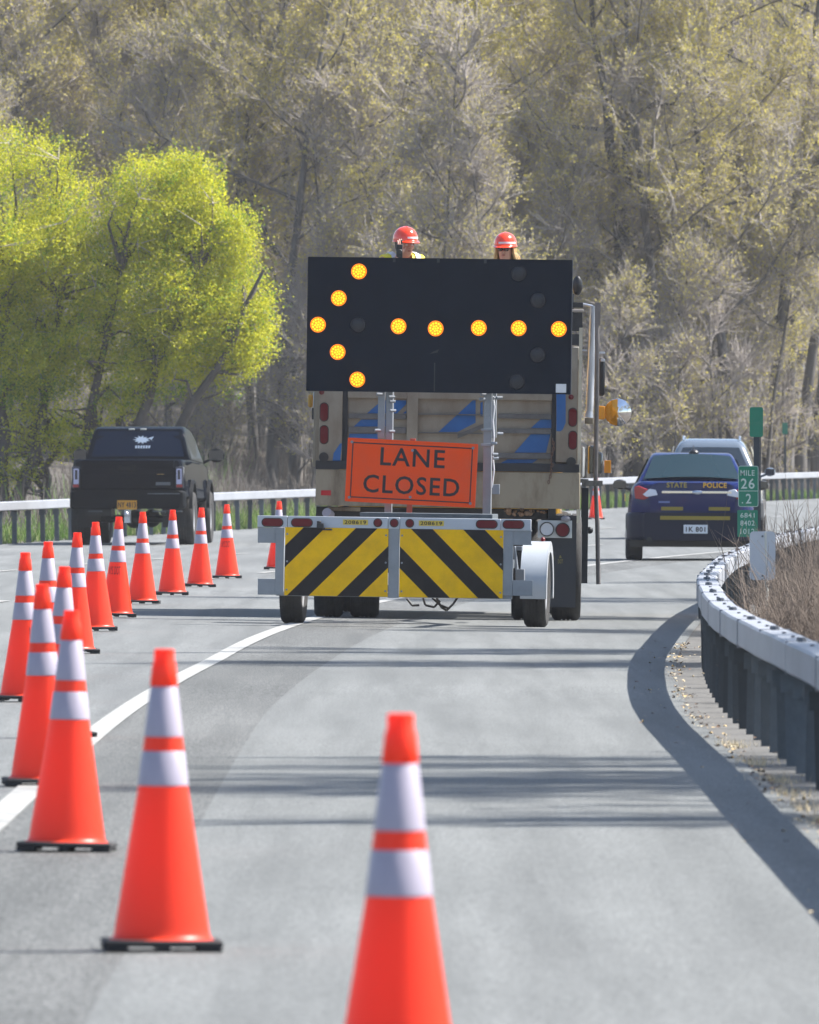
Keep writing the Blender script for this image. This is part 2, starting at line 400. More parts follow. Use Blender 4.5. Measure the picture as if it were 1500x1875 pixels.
# (px of the axis near the ground, height in px, label, lettering angle or None, yaw)
CONES = [
 (727, 738, 'nearest orange traffic cone, cut off by the bottom edge of the picture', None, 4),
 (296, 552, 'second nearest orange cone, large with its whole black base in view', None, 3),
 (122, 440.5, 'third nearest orange cone, its whole black base beside the near end of the white line', None, -3),
 (79, 368, 'orange cone half hidden behind the left side of the big lower left cone', None, 5),
 (110, 312.5, 'orange cone mostly hidden, one black base corner showing on the white line', None, 8),
 (44, 272, 'leftmost orange cone standing clear, its base touching the left edge of the photo', 62, -4),
 (86, 245, 'orange cone with only its top and white bands showing, right of the leftmost cone', None, 0),
 (137, 220, 'orange cone just left of the one below the pickup left rear tyre', None, 6),
 (176, 199, 'orange cone directly below the left rear tyre of the black pickup', None, 2),
 (213, 183, 'orange cone with black agency lettering on its left side, below the pickup plate', -22, 3),
 (260, 168, 'orange cone right in front of the open gap under the pickup', None, -2),
 (315, 155.5, 'orange cone just left of the pickup right rear tyre', None, 1),
 (366, 144.5, 'orange cone standing in front of the pickup right rear tyre', None, 4),
 (416, 135, 'orange cone standing clear to the right of the pickup, the last before the trailer', -10, 2),
 (508, 125.5, 'orange cone partly hidden behind the left end of the trailer light bar', None, 0),
 (1091, 79, 'small distant orange cone seen between the dump truck and the police car', None, 5),
]
for i, (px, h, lab, ta, yw) in enumerate(CONES):
    c = proto_cone if i == 0 else copy_tree(proto_cone)
    Y = .914 * FPX / h; X = pxw(px, Y); c.location = (X, Y, gz(X, Y) + .006); c.rotation_euler = (R([.3, 0, -.6, .8][i % 4]), R([.5, .5, 1.2, -.3, 1.5][i % 5]), 0)
    c.rotation_euler.z = R(yw)
    tag(c, lab, 'traffic cone', 'orange traffic cones set out in a line')
    if ta is not None: cone_text(c, R(ta))

# ------------------------------------------------------------------ frames for measured objects
class Frame:
    def __init__(s, px, Y, yaw, roll=0., z=None):
        s.X = pxw(px, Y); s.Y = Y; s.yaw = yaw; s.roll = roll; s.z = gz(s.X, Y) if z is None else z
        s.c, s.s = math.cos(yaw), math.sin(yaw)
    def __call__(s, px, py, ly=0.):
        k = (px - 750) / FPX; lx = (k * (s.Y + ly * s.c) - s.X - ly * s.s) / (s.c + k * s.s)
        Yw = s.Y - lx * s.s + ly * s.c; lz = CH - (py - HZ) * Yw / FPX - s.z + lx * s.roll
        return lx - lz * s.roll, lz
    def root(s, name, **k): return empty(name, (s.X, s.Y, s.z), -s.yaw, s.roll, **k)
    def rect(s, mb, x0, y0, x1, y1, ly, d, mi=0):
        a, t = s((x0 + x1) / 2, (y0 + y1) / 2, ly); q = (s.Y + ly) / FPX
        hw, hh = abs(x1 - x0) / 2 * q, abs(y1 - y0) / 2 * q
        mb.box(a - hw, a + hw, ly, ly + d, t - hh, t + hh, mi)
def tyre_wheel(parent, x, y, r, wd, rimr, name='wheel', side=1):
    """tyre and rim about the local x axis; side = outward direction"""
    t = MB(); h = wd / 2
    prof = [(rimr, -h * .8), (r * .80, -h), (r * .93, -h * .97), (r * .985, -h * .80), (r, -h * .6), (r, -h * .34), (r * .975, -h * .33), (r * .975, -h * .25), (r, -h * .24),
            (r, -h * .05), (r * .975, -h * .04), (r * .975, h * .04), (r, h * .05), (r, h * .24), (r * .975, h * .25), (r * .975, h * .33), (r, h * .34), (r, h * .6), (r * .985, h * .80), (r * .93, h * .97), (r * .80, h), (rimr, h * .8)]
    t.lathe(prof, 'X', 40)
    o = t.build('tyre', M_tyre, None, smooth=35)
    m = MB(); m.lathe([(rimr + .004, -h * .8), (rimr * .93, -h * .7), (rimr * .93, h * .7), (rimr + .004, h * .8)], 'X', 32)
    m.lathe([(0.001, side * h * .45), (rimr * .35, side * h * .5), (rimr * .45, side * h * .2), (rimr * .93, side * h * .35)], 'X', 32)
    for k in range(5):
        a = 2 * math.pi * k / 5; m.cyl((side * h * .4, rimr * .25 * math.cos(a), rimr * .25 * math.sin(a)), (side * h * .6, rimr * .25 * math.cos(a), rimr * .25 * math.sin(a)), .012, n=6)
    q = m.build('rim', M_rim, None, smooth=35)
    root = bpy.data.objects.new(name, None); COL.objects.link(root); root.parent = parent; root.location = (x, y, r); root.empty_display_size = .2
    o.parent = root; q.parent = root
    return root
# ------------------------------------------------------------------ arrow board trailer
M_alu = mat('white_aluminium', (.44, .47, .52), .45, .15, var=.06, scale=4)
M_yel = mat('chevron_yellow', (.92, .52, .002), .55, spec=.12, scale=5, alt=(.74, .41, .010), thr=(.4, .7))
M_chb = mat('chevron_black', (.022, .019, .020), .6, spec=.15, var=.2, scale=7)
M_board = mat('board_black', (.006, .011, .022), .6, spec=.15, var=.15, scale=3, bump=.05)
M_redl = mat('red_lens', (.13, .005, .010), .4, spec=.25)
M_sticker = mat('yellow_sticker', (.62, .45, .06), .6)
M_lampoff = mat('lamp_off', (.020, .021, .028), .35, spec=.4)
M_lamphot = mat('lamp_amber_glow', (.9, .2, .0), .4, emit=(1, .20, .0), es=.50)
M_lampdot = mat('lamp_amber_dot', (1, .5, .05), .4, emit=(1, .50, .0), es=1.0)
M_fender = mat('white_fender', (.44, .47, .50), .35, .1, var=.04, scale=6, coat=.3)
M_hose = mat('black_hose', (.02, .02, .022), .5)
M_orsign = mat('sign_orange', (.98, .088, .010), .55, spec=.12, scale=3, alt=(.88, .10, .03), thr=(.4, .7))
M_white = mat('white_plastic', (.75, .75, .76), .5)
T = Frame(760, 139.2, .088, .014)
tr = T.root('arrow_board_trailer', label='trailer carrying a black arrow board with lit amber lamps above yellow and black striped panels', cat='trailer')
BAR = -2.0; BRD = 2.7; PST = 2.84
def px(F, x, y, ly): return F(x, y, ly)
# light bar
b = MB()
x0, zt = T(471, 945.5, BAR); x1, _ = T(973, 953, BAR); xm, zm = T(722, 947.5, BAR); _, zb = T(722, 968.5, BAR)
segs = [471, 526.5, 711, 732.5, 917.5, 973]
for i in range(5):
    a, _ = T(segs[i] + .5, 957, BAR); c, _ = T(segs[i + 1] - .5, 957, BAR); b.box(a, c, BAR, BAR + .055, zb, zm)
lb = b.build('light_bar', M_alu, tr, bevel=.004)
def lens(F, par, cx, cy, w_, h_, ly, m, name='tail_light', rim=True):
    q = (F.Y + ly) / FPX; x, z = F(cx, cy, ly); hw, hh = w_ * q / 2, h_ * q / 2; r = min(hw, hh)
    g = MB(); g.rrect(x - hw, x + hw, z - hh, z + hh, r * .999, ly - .012, ly, 0, 8)
    if rim: g.rrect(x - hw - .008, x + hw + .008, z - hh - .008, z + hh + .008, r + .007, ly - .006, ly + .002, 1, 8)
    return g.build(name, [m, M_black], par, bevel=.003)
for cx, cy in ((499, 956), (553, 956.5), (891.5, 959.5), (940.5, 960)): lens(T, lb, cx, cy + .5, 37, 13, BAR, M_redl)
for cx in (692, 722, 750.5): lens(T, lb, cx, 957.3 + (cx - 692) * .015, 13, 13, BAR, M_redl)
for cx in (651, 790):
    g = MB(); T.rect(g, cx - 23, 951.5 + (cx - 651) * .014, cx + 23, 961 + (cx - 651) * .014, BAR - .003, .003)
    q = (T.Y + BAR) / FPX; x, z = T(cx, 956.3 + (cx - 651) * .014, BAR)
    g.text('208619', x - 20 * q, x + 20 * q, z - 3.4 * q, z + 3.4 * q, BAR - .0045, 1, .02)
    g.build('number_sticker', [M_sticker, M_ink], lb, smooth=0, fix=False)
# frame behind the panels
b = MB()
for a, t, c, d in ((504, 966, 519.5, 1089), (711.5, 968, 731, 1095), (921.5, 970, 939, 1091)): T.rect(b, a, t, c, d, BAR + .008, .07)
T.rect(b, 505, 1086, 938, 1094, BAR + .03, .06)
for a, t, c, d in ((472, 966, 505, 994), (472, 1060, 505, 1089), (938.5, 971, 973, 998), (938.5, 1063, 975, 1091)):
    T.rect(b, a, t, c, d, BAR + .015, .004); T.rect(b, a, t, c, t + 2, BAR + .02, .10); T.rect(b, a, d - 2, c, d, BAR + .02, .10)
b.build('rear_frame', M_galv, tr, bevel=.003)
b = MB()
for lx in (-.62, .62): b.box(lx - .04, lx + .04, BAR + .1, 1.2, .50, .60)
b.box(-.62, .62, -.04, .04, .50, .60); b.box(-1.05, 1.05, -.03, .03, .30, .36)
b.tube([(-.62, 1.2, .55), (0, 3.4, .52)], .05); b.tube([(.62, 1.2, .55), (0, 3.4, .52)], .05); b.tube([(0, 3.3, .52), (0, 4.9, .52)], .05)
for lx in (-.62, .62): b.box(lx - .03, lx + .03, BRD - .3, BRD + .2, .50, .58)
b.box(-.6, .6, 1.0, 1.6, .60, 1.0)
b.build('chassis', M_galvd, tr, bevel=.004)
# chevron panels
def band_panel(xa, xb, ya, yb, right):
    q = (T.Y + BAR) / FPX; x, z = T((xa + xb) / 2, (ya + yb) / 2, BAR - .002); W = (xb - xa) * q; H = (yb - ya) * q
    g = MB(); u0, v0 = x - W / 2, z + H / 2
    def pt(u, v): return ((x + W / 2 - u) if right else (u0 + u), v0 - v)
    sc = W / 190
    def clip(k0, k1):
        # region k0<=u+v<=k1 in the rectangle, scaled
        def cut(poly, k, keep):
            out = []
            for i in range(len(poly)):
                a, c = poly[i], poly[(i + 1) % len(poly)]; fa, fc = keep * (a[0] + a[1] - k), keep * (c[0] + c[1] - k)
                if fa >= 0: out.append(a)
                if fa * fc < 0: t = fa / (fa - fc); out.append((a[0] + (c[0] - a[0]) * t, a[1] + (c[1] - a[1]) * t))
            return out
        p = [(0, 0), (W, 0), (W, H), (0, H)]; p = cut(p, k0, 1); return cut(p, k1, -1) if p else p
    ks = [-1, 34 * sc, 74 * sc, 130 * sc, 170 * sc, 222 * sc, 262 * sc, 999]
    for i in range(7):
        p = clip(ks[i], ks[i + 1])
        if len(p) > 2: g.prism([pt(*a) for a in p], BAR - .002, BAR + .006, i % 2)
    g.build('striped_panel', [M_yel, M_chb], tr, smooth=0)
    s2 = MB()
    for a, c in ((.02, .06), (W - .02, .06), (.02, H / 2), (W - .02, H / 2), (.02, H - .05), (W - .02, H - .05)):
        p = pt(a, c); s2.cyl((p[0], BAR - .002, p[1]), (p[0], BAR - .01, p[1]), .009, n=8)
    s2.build('panel_bolts', M_galv, tr)
band_panel(521, 711, 966.5, 1091.5, False); band_panel(731.5, 921.5, 969.5, 1094.5, True)
# wheels, fenders
wl, _ = T(537, 1140, 0); wr, _ = T(982, 1140, 0)
for x, sd_ in ((wl, -1), (wr, 1)):
    tyre_wheel(tr, x, 0, .345, .205, .20, side=sd_)
    g = MB(); n = 22; hw = .115; V0 = []
    ring = []
    for i in range(n + 1):
        a = R(-12 + 204 * i / n); rr = .425
        ring.append([(x - hw, rr * math.cos(a), .345 + rr * math.sin(a)), (x + hw, rr * math.cos(a), .345 + rr * math.sin(a)),
                     (x + hw, (rr - .008) * math.cos(a), .345 + (rr - .008) * math.sin(a)), (x - hw, (rr - .008) * math.cos(a), .345 + (rr - .008) * math.sin(a))])
    g.loft(ring)
    ring2 = []
    for i in range(n + 1):
        a = R(-12 + 204 * i / n); xs = x + sd_ * hw
        ring2.append([(xs, (.426) * math.cos(a), .345 + .426 * math.sin(a)), (xs + sd_ * .006, .426 * math.cos(a), .345 + .426 * math.sin(a)), (xs + sd_ * .006, .33 * math.cos(a), .345 + .33 * math.sin(a)), (xs, .33 * math.cos(a), .345 + .33 * math.sin(a))])
    g.loft(ring2)
    g.build('fender', M_fender, tr, smooth=40)
# posts and mast
for rs in (((692, 716, 705, 802, PST - .02, .03), (705, 716, 718, 1000, PST, .10)), ((885, 718, 900, 952, PST, .10), (900, 718, 909, 802, PST + .02, .05))):
    b = MB()
    for r_ in rs: T.rect(b, *r_)
    b.build('mast_post', M_galv, tr, bevel=.004)
b = MB()
for (x, y) in ((694, 722), (717, 727), (719, 752), (691, 788), (717, 790), (882, 731), (908, 729), (914, 728), (915, 794), (906, 832), (907, 839), (904, 812), (718, 735), (884, 722)):
    b = MB(); a, z = T(x, y, PST - .05); b.cyl((a - .02, PST - .07, z), (a + .03, PST - .05, z), .014, n=8); b.ball((a, PST - .06, z), .016, n=8); b.build('clamp', M_galv, tr)
for r_ in ((901, 887, 915, 905), (881, 812, 903, 817), (881, 785, 903, 789)):
    b = MB(); T.rect(b, *r_, PST - .03, .03); b.build('bracket_plate', M_galv, tr, bevel=.003)
b = MB(); pts = []
for i, (x, y) in enumerate(((903, 725), (906, 745), (903, 770), (905, 800), (902, 830), (905, 860), (901, 893))):
    a, z = T(x, y, PST - .03); pts.append((a, PST - .03, z))
b.tube(pts, .007); b.build('cable', M_white, tr)
# board
bx, bz = T(804.5, 596, BRD); q = (T.Y + BRD) / FPX; HW, HH = 2.405 / 2, 1.205 / 2
b = MB(); b.box(bx - HW, bx + HW, BRD, BRD + .06, bz - HH, bz + HH)
b.box(bx - .003, bx + .003, BRD - .002, BRD, bz - HH, bz + HH)
board = b.build('arrow_board', M_board, tr, bevel=.006)
b = MB()
b.box(bx - HW - .008, bx - HW, BRD - .006, BRD + .065, bz - HH - .008, bz + HH + .008); b.box(bx + HW, bx + HW + .008, BRD - .006, BRD + .065, bz - HH - .008, bz + HH + .008)
b.box(bx - HW, bx + HW, BRD - .006, BRD + .065, bz - HH - .010, bz - HH); b.box(bx - HW, bx + HW, BRD - .006, BRD + .065, bz + HH, bz + HH + .010)
b.build('board_edging', M_board, board)
b = MB()
for x in (722, 803, 889):
    a, z = T(x, 478, BRD); b.box(a - .012, a + .012, BRD - .012, BRD - .007, bz + HH - .03, bz + HH + .012)
a, z = T(797, 644, BRD); b.prism([(a - .05, z - .02), (a - .02, z + .0), (a + .035, z + .022), (a + .02, z - .008)], BRD - .004, BRD - .001)
b.box(a - .008, a + .002, BRD - .004, BRD - .001, bz - HH, z - .1)
b.build('board_brackets', M_galvd, board)
g = MB(); T.rect(g, 1018, 703, 1037, 719, BRD - .006, .004); g.build('label_plate', M_white, board)
rl = random.Random(2)
def lamp(x, y, on):
    a, z = T(x, y, BRD); r = .069
    g = MB(); g.cyl((a, BRD - .018, z), (a, BRD - .002, z), r * (1.0 if on else .92), r * 1.04, 24, 0)
    if on:
        for (n_, rr) in ((1, 0), (6, .024), (12, .049)):
            for k in range(n_):
                t = 2 * math.pi * k / n_ + rr * 9; g.cyl((a + rr * math.cos(t), BRD - .022, z + rr * math.sin(t)), (a + rr * math.cos(t), BRD - .017, z + rr * math.sin(t)), .0088, n=8, mi=1)
        g.build('lamp', [M_lamphot, M_lampdot], board, smooth=0)
    else: g.ball((a, BRD - .016, z), r * .85, .012, r * .85, 16, 0); g.build('lamp', [M_lampoff], board)
for x, y in ((657.5, 497), (620.5, 546), (582.5, 594.5), (618.5, 644.5), (654.5, 695), (730, 597.5), (798, 601.5), (877, 600.5), (950, 601), (1023.5, 602.5)): lamp(x, y, True)
for x, y in ((656, 595), (950, 501), (986, 550), (985, 650), (947, 699)): lamp(x, y, False)
# small things on the bar and hoses below
b = MB(); T.rect(b, 580, 958, 592, 968, BAR - .06, .06); T.rect(b, 590, 968, 608, 971, BAR - .03, .03); b.cyl((*T(585, 958, BAR)[:1], BAR - .03, T(585, 958, BAR)[1]), (T(585, 958, BAR)[0], BAR - .03, T(585, 956, BAR)[1] + .01), .02)
b.build('latch', M_black, tr, bevel=.004)
b = MB()
for pts in (((775, 1095), (779, 1108), (795, 1112), (806, 1100)), ((745, 1096), (755, 1109), (768, 1108)), ((800, 1095), (808, 1112), (818, 1118), (830, 1106), (838, 1094)), ((792, 1095), (806, 1108), (822, 1114))):
    P_ = [(T(x, y, BAR + .3)[0], BAR + .3, T(x, y, BAR + .3)[1]) for x, y in pts]
    for i in range(len(P_) - 1): b.cyl(P_[i], P_[i + 1], .010, n=8)
b.build('hose', M_hose, tr)
b = MB(); a, z = T(948, 1030, BAR + .9)
b.cyl((a, BAR + .9, z - .1), (a - .03, BAR + .9, z + .14), .014); T.rect(b, 941, 1000, 956, 1008, BAR + .9, .1); T.rect(b, 944, 1042, 960, 1063, BAR + .85, .1)
b.build('jack', M_galv, tr, bevel=.003)
g = MB(); a, z = T(1001, 995, 0); g.ball((wr + .05, 0, .345 + .44), .022, n=10); g.build('marker_light', M_redl, tr)

# ------------------------------------------------------------------ LANE CLOSED sign
SL = PST - .16
def sx(px_, py_): x, z = T(px_, py_, SL); v = tr.matrix_basis @ Vector((x, SL, z)); return v
c_ = sx(753.5, 865.5); tilt = R(2.9)
sg = empty('road_work_sign', c_, -T.yaw, tilt, label='orange rectangular sign reading LANE CLOSED hung in front of the trailer mast', cat='sign')
q = (T.Y + SL) / FPX; W, H = 240 * q, 117 * q
b = MB(); b.rrect(-W / 2, W / 2, -H / 2, H / 2, .012, 0, .004, 0)
iw, ih = W / 2 - .045, H / 2 - .038; t_ = .010
for r_ in ((-iw, iw, ih - t_, ih), (-iw, iw, -ih, -ih + t_), (-iw, -iw + t_, -ih + t_, ih - t_), (iw - t_, iw, -ih + t_, ih - t_)): b.box(r_[0], r_[1], -.002, 0, r_[2], r_[3], 1)
b.text('LANE', -.29, .30, .055, .220, -.002, 1, .012)
b.text('CLOSED', -.435, .445, -.20, -.035, -.002, 1, .012)
b.build('sign_face', [M_orsign, M_ink], sg, smooth=0, fix=False)
b = MB()
for x, z in ((-iw - .005, ih), (iw, ih), (-iw - .005, -ih), (iw, -ih), (.0, ih - .05), (.0, -ih + .03)): b.cyl((x, .0, z), (x, -.009, z), .013, n=10)
b.build('sign_bolts', M_galv, sg)
b = MB(); b.box(-.028, .022, .006, .03, -.62, H / 2 + .02); b.build('sign_post', mat('red_post', (.45, .06, .03), .5), sg, bevel=.003)

# ------------------------------------------------------------------ dump truck
M_beige = mat('beige_paint', (.30, .26, .20), .55, scale=3.5, alt=(.17, .125, .085), stretch=(1, 1, .5), thr=(.42, .8))
M_beiged = mat('beige_rail', (.13, .125, .12), .6, var=.3, scale=6)
M_blue = mat('blue_stripe', (.015, .115, .34), .5, var=.12, scale=5)
M_rust = mat('rusty_beige', (.31, .265, .19), .65, scale=2.6, alt=(.10, .06, .03), stretch=(1, 1, .35), thr=(.45, .70))
M_dark = mat('dark_frame', (.022, .025, .030), .6, var=.3, scale=8)
M_clear = mat('clear_lens', (.42, .46, .55), .15, .3, spec=.9, coat=.8)
M_chrome = mat('chrome', (.85, .86, .88), .12, 1.)
M_amber = mat('amber_plastic', (.85, .33, .01), .4)
M_glass = mat('dark_glass', (.02, .03, .04), .05, spec=.9, coat=.8)
M_flap = mat('mud_flap_rubber', (.022, .026, .033), .6)
M_orange_cab = mat('highway_yellow', (.82, .42, .03), .3, coat=.5)
K = Frame(820, 144.5, .004, .014)
tk = K.root('dump_truck', label='beige dump truck with blue diagonal stripes on its tailgate, behind the arrow board trailer', cat='dump truck')
TG = 0.0
tg = MB(); K.rect(tg, 637, 626, 1011, 848, TG + .05, .05)
for xa, xb in ((745, 765),): K.rect(tg, xa, 700, xb, 848, TG, .052)
K.rect(tg, 637, 719, 1011, 731, TG + .01, .042)
q = (K.Y) / FPX
tail = tg.build('tailgate', M_beige, tk, bevel=.004)
b = MB()
for xa, xb, ya, yb in ((638, 744, 758, 767), (638, 744, 782, 793), (766, 884, 758, 760), (912, 1010, 758, 767), (912, 1010, 785, 794), (912, 1010, 830, 840), (766, 884, 792, 794)): K.rect(b, xa, ya, xb, yb, TG + .02, .032)
b.build('tailgate_rib', M_beiged, tail, bevel=.003)
def poly(mb, pts, ly, d, mi=0):
    mb.prism([K(x, y, ly) for x, y in pts], ly, ly + d, mi)
for pts in ([(672, 757), (700, 733), (744, 733), (744, 740), (727, 757)], [(648, 781), (662, 768), (716, 768), (708, 781)], [(638, 806), (640, 794), (698, 794), (690, 806)], [(738, 757), (744, 752), (744, 757)],
            [(803, 791), (866, 733), (871, 733), (871, 774), (838, 791)], [(884, 735), (884, 762), (880, 762), (880, 738)], [(1010, 768), (1010, 784), (972, 784), (990, 768)],
            [(942, 829), (972, 795), (1008, 795), (1000, 829)], [(917, 848), (930, 841), (985, 841), (975, 848)]):
    b = MB(); poly(b, pts, TG + .044, .0045); b.build('blue_stripe', M_blue, tail, smooth=0)
b = MB(); poly(b, [(838, 795), (885, 776), (885, 784), (838, 803)], TG + .03, .012); b.build('diagonal_brace', M_beiged, tail)
# corner posts
for xa, xb, nm in ((585, 627, 0), (1019, 1058, 1)):
    b = MB(); K.rect(b, xa, 636, xb, 847, TG - .01, .16)
    cp = b.build('corner_post', M_beige, tk, bevel=.006)
    b = MB(); K.rect(b, 627.5 if nm == 0 else 1011, 636, 637 if nm == 0 else 1018.5, 847, TG + .03, .1); b.build('gap_shade', M_dark, cp)  # dark strip stands in for the shade in the open gap beside the tailgate
    b = MB()
    if nm == 0: poly(b, [(609, 845), (611, 830), (623, 812), (626, 812), (623, 845)], TG - .0135, .003)
    else: poly(b, [(1019, 722), (1036, 722), (1036, 774), (1031, 786), (1026, 790), (1019, 789)], TG - .0135, .003)
    b.build('blue_stripe', M_blue, cp, smooth=0)
    lx_ = 593.5 if nm == 0 else 1049
    for k, yy in enumerate((754.5, 796) if nm == 0 else (764, 806)): lens(K, cp, lx_, yy, 13.5, 32, TG - .012, M_redl)
    g = MB(); a, z = K(589 if nm == 0 else 1046, 718 if nm == 0 else 727, TG); g.ball((a, TG - .012, z), .025, .02, .025, 10); g.build('marker_light', M_redl, cp)
    g = MB(); a, z = K(593 if nm == 0 else 1046, 837 if nm == 0 else 846, TG); g.cyl((a, TG - .05, z), (a, TG - .01, z), .045, n=16); g.build('backup_alarm', M_black, cp)
b = MB(); K.rect(b, 1058.5, 600, 1064.5, 958, TG - .012, .03); b.build('body_edge', mat('cream_paint', (.55, .50, .38), .5, var=.2, scale=5), tk)
# bed sides, floor and platform
L_ = 4.6
b = MB(); xl, zt_ = K(579, 640, 0); xr, _ = K(1062, 640, 0); _, zf = K(820, 858, 0); zt_ = 2.52
b.box(xl, xl + .06, .16, L_, zf, zt_); b.box(xr - .06, xr, .16, L_, zf, zt_); b.box(xl, xr, L_, L_ + .06, zf, zt_); b.box(xl + .06, xr - .06, .1, L_, zf, zf + .06)
for k in range(6): yy = .5 + k * .75; b.box(xl - .02, xl, yy, yy + .08, zf, zt_); b.box(xr, xr + .02, yy, yy + .08, zf, zt_)
b.build('dump_body', M_beige, tk, bevel=.005)
b = MB(); b.box(xl + .1, xr - .1, 2.6, L_ - .05, 1.86, 1.92)
for a in (xl + .2, xr - .25):
    for c in (2.65, 4.4): b.box(a, a + .06, c, c + .06, zf + .06, 1.86)
b.build('work_platform', M_galvd, tk)
b = MB(); K.rect(b, 578, 846.5, 1061, 862, TG - .03, .10); b.build('rear_sill', M_dark, tk, bevel=.004)
b = MB(); K.rect(b, 578, 862.5, 1062, 929, TG - .02, .30); K.rect(b, 600, 928, 660, 936, TG + .05, .1)
bm_ = b.build('bumper_beam', M_rust, tk, bevel=.006)
g = MB(); K.rect(g, 588, 898, 606, 907, TG - .026, .005); g.build('reflector', mat('red_reflector', (.5, .01, .02), .4), bm_)
g = MB(); a, z = K(598, 934, 0); g.cyl((a, -.03, z - .02), (a + .03, .03, z - .05), .045, .05, 14); g.build('horn', mat('pale_metal', (.35, .32, .35), .5), bm_)
b = MB()
for lx in (-.43, .43): b.box(lx - .04, lx + .04, .3, 7.2, .72, .98)
K.rect(b, 579, 930, 1004, 948, TG + .2, .3); b.box(-.9, .9, 1.0, 1.12, .42, .62); b.ball((0, 1.0, .52), .24, .2, .2, 14)
K.rect(b, 1004, 930, 1018, 958, TG + .02, .3); b.box(-.5, .5, .15, .25, .55, .75); b.cyl((0, .0, .6), (0, -.25, .55), .05)
b.cyl((-1.0, 4.2, .75), (-1.0, 5.3, .75), .28, n=24); b.box(.75, 1.22, 2.9, 4.0, .5, .95)
b.build('chassis', M_dark, tk, bevel=.005)
rc = random.Random(8); b = MB()
for k in range(26):
    a, z = K(rc.uniform(925, 1004), rc.uniform(931, 944), .1); s_ = rc.uniform(.012, .03); b.ball((a, rc.uniform(.05, .15), z), s_, s_, s_ * .8, 8)
b.build('gravel_residue', mat('rusty_dirt', (.30, .19, .12), .9, var=.5, scale=20), tk)
for xp in (602, 668, 963, 1037): lx, _ = K(xp, 1100, .75); tyre_wheel(tk, lx, .75, .50, .272, .29, side=-1 if xp < 800 else 1)
for lx in (-1.02, 1.02): tyre_wheel(tk, lx, 5.9, .50, .29, .29, side=1 if lx > 0 else -1)
# mud flap and lamps
b = MB(); K.rect(b, 1006, 944, 1055, 1112, TG + .02, .012)
fl = b.build('mud_flap', M_flap, tk)
b = MB(); q = K.Y / FPX
for t, xa, xb, ya, yb in (('NK', 1009, 1016, 1018, 1024), ('NY', 1009, 1015, 1026, 1033), ('&', 1024, 1029, 1017, 1022), ('DOT', 1022, 1031, 1024, 1032)):
    a0, z1 = K(xa, ya, TG); a1, z0 = K(xb, yb, TG); b.text(t, a0, a1, z0, z1, TG + .018, 0, .02)
b.build('lettering', mat('faded_yellow', (.22, .19, .05), .7), fl, smooth=0, fix=False)
b = MB(); K.rect(b, 985, 953, 1047.5, 985, TG - .012, .012); lp = b.build('lamp_plate', mat('grey_white_plate', (.52, .55, .55), .5), tk, bevel=.003)
for cx, cy, m_ in ((1001.5, 969, M_clear), (1030.5, 970.5, M_redl)):
    a, z = K(cx, cy, TG); g = MB(); g.cyl((a, TG - .03, z), (a, TG - .012, z), .060, .064, 24); g.lathe([(.068, TG - .012), (.068, TG - .034), (.058, TG - .034)], 'Y', 24, (a, 0, z), 1); g.build('rear_lamp', [m_, M_black], lp)
g = MB(); a, z = K(1036, 950, TG); g.ball((a, TG - .03, z), .045, .02, .03, 14); g.build('flood_lamp', mat('grey_lamp', (.22, .22, .25), .5), lp)
# chain
b = MB(); x, z = K(1012, 806, TG - .04); n = 16
for k in range(n):
    zz = z - k * .026; xx = x + .012 * math.sin(k * .7) - (.02 if k > 9 else 0)
    pts = [(xx + (.009 * math.cos(t) if k % 2 else 0), TG - .04 + (0 if k % 2 else .009 * math.cos(t)), zz + .017 * math.sin(t)) for t in [2 * math.pi * j / 8 for j in range(9)]]
    b.tube(pts, .0045, 5)
b.build('chain', mat('rusty_chain', (.16, .09, .06), .7), tk)
# cab, guards and mirrors on the right hand side
C_ = 5.2
b = MB(); rings = []
for (y, hw, z0, z1) in ((4.95, 1.02, .95, 2.75), (5.0, 1.06, .9, 2.85), (5.6, 1.08, .9, 2.92), (6.3, 1.08, .9, 2.85), (6.75, 1.06, .9, 1.9), (7.6, 1.02, .8, 1.75), (7.9, .95, .8, 1.6)):
    rings.append([(-hw, y, z0), (hw, y, z0), (hw, y, (z0 + z1) / 2), (hw * .9, y, z1 - .08), (hw * .82, y, z1), (-hw * .82, y, z1), (-hw * .9, y, z1 - .08), (-hw, y, (z0 + z1) / 2)])
b.loft(rings); cab = b.build('cab', M_orange_cab, tk, bevel=.02)
g = MB(); g.box(-.75, .75, 4.935, 4.955, 1.9, 2.55); g.build('rear_window', M_glass, cab)
def krect(nm, m, rects, ly, d, par=tk, bev=.004):
    g = MB()
    for (a, t, c, e) in rects: K.rect(g, a, t, c, e, ly, d)
    return g.build(nm, m, par, bevel=bev)
krect('exhaust_guard', M_dark, [(1046, 553, 1068, 563), (1048, 572, 1067, 606), (1046, 612, 1064, 632)], 4.7, .2)
krect('guard_bracket', mat('tan_metal', (.45, .40, .36), .5), [(1044, 566, 1069, 571)], 4.68, .05)
g = MB(); a, z = K(1057.5, 523, 4.9); g.ball((a, 4.9, z), .05, .04, .095, 16); g.cyl((a - .05, 4.9, z - .08), (a - .05, 4.9, z - .4), .02); g.build('upper_spot_mirror', M_black, tk)
krect('hinge_block', mat('cream_block', (.72, .66, .56), .5, var=.3, scale=15), [(1050, 635, 1065, 658), (1051, 658, 1056, 671), (1060, 660, 1066, 668)], .1, .12)
krect('amber_side_light', mat('dull_amber', (.12, .07, .01), .4), [(1049, 678, 1059, 708)], .1, .06)
g = MB()
pts = [K(1046, 555, 4.9), K(1074, 558, 4.9), K(1086, 561, 4.9)]; g.tube([(p[0], 4.9, p[1]) for p in pts], .012)
pts = [K(1087, 560, 4.9), K(1085, 620, 4.9), K(1082, 690, 4.9), K(1080, 752, 4.9), K(1078, 764, 4.9)]
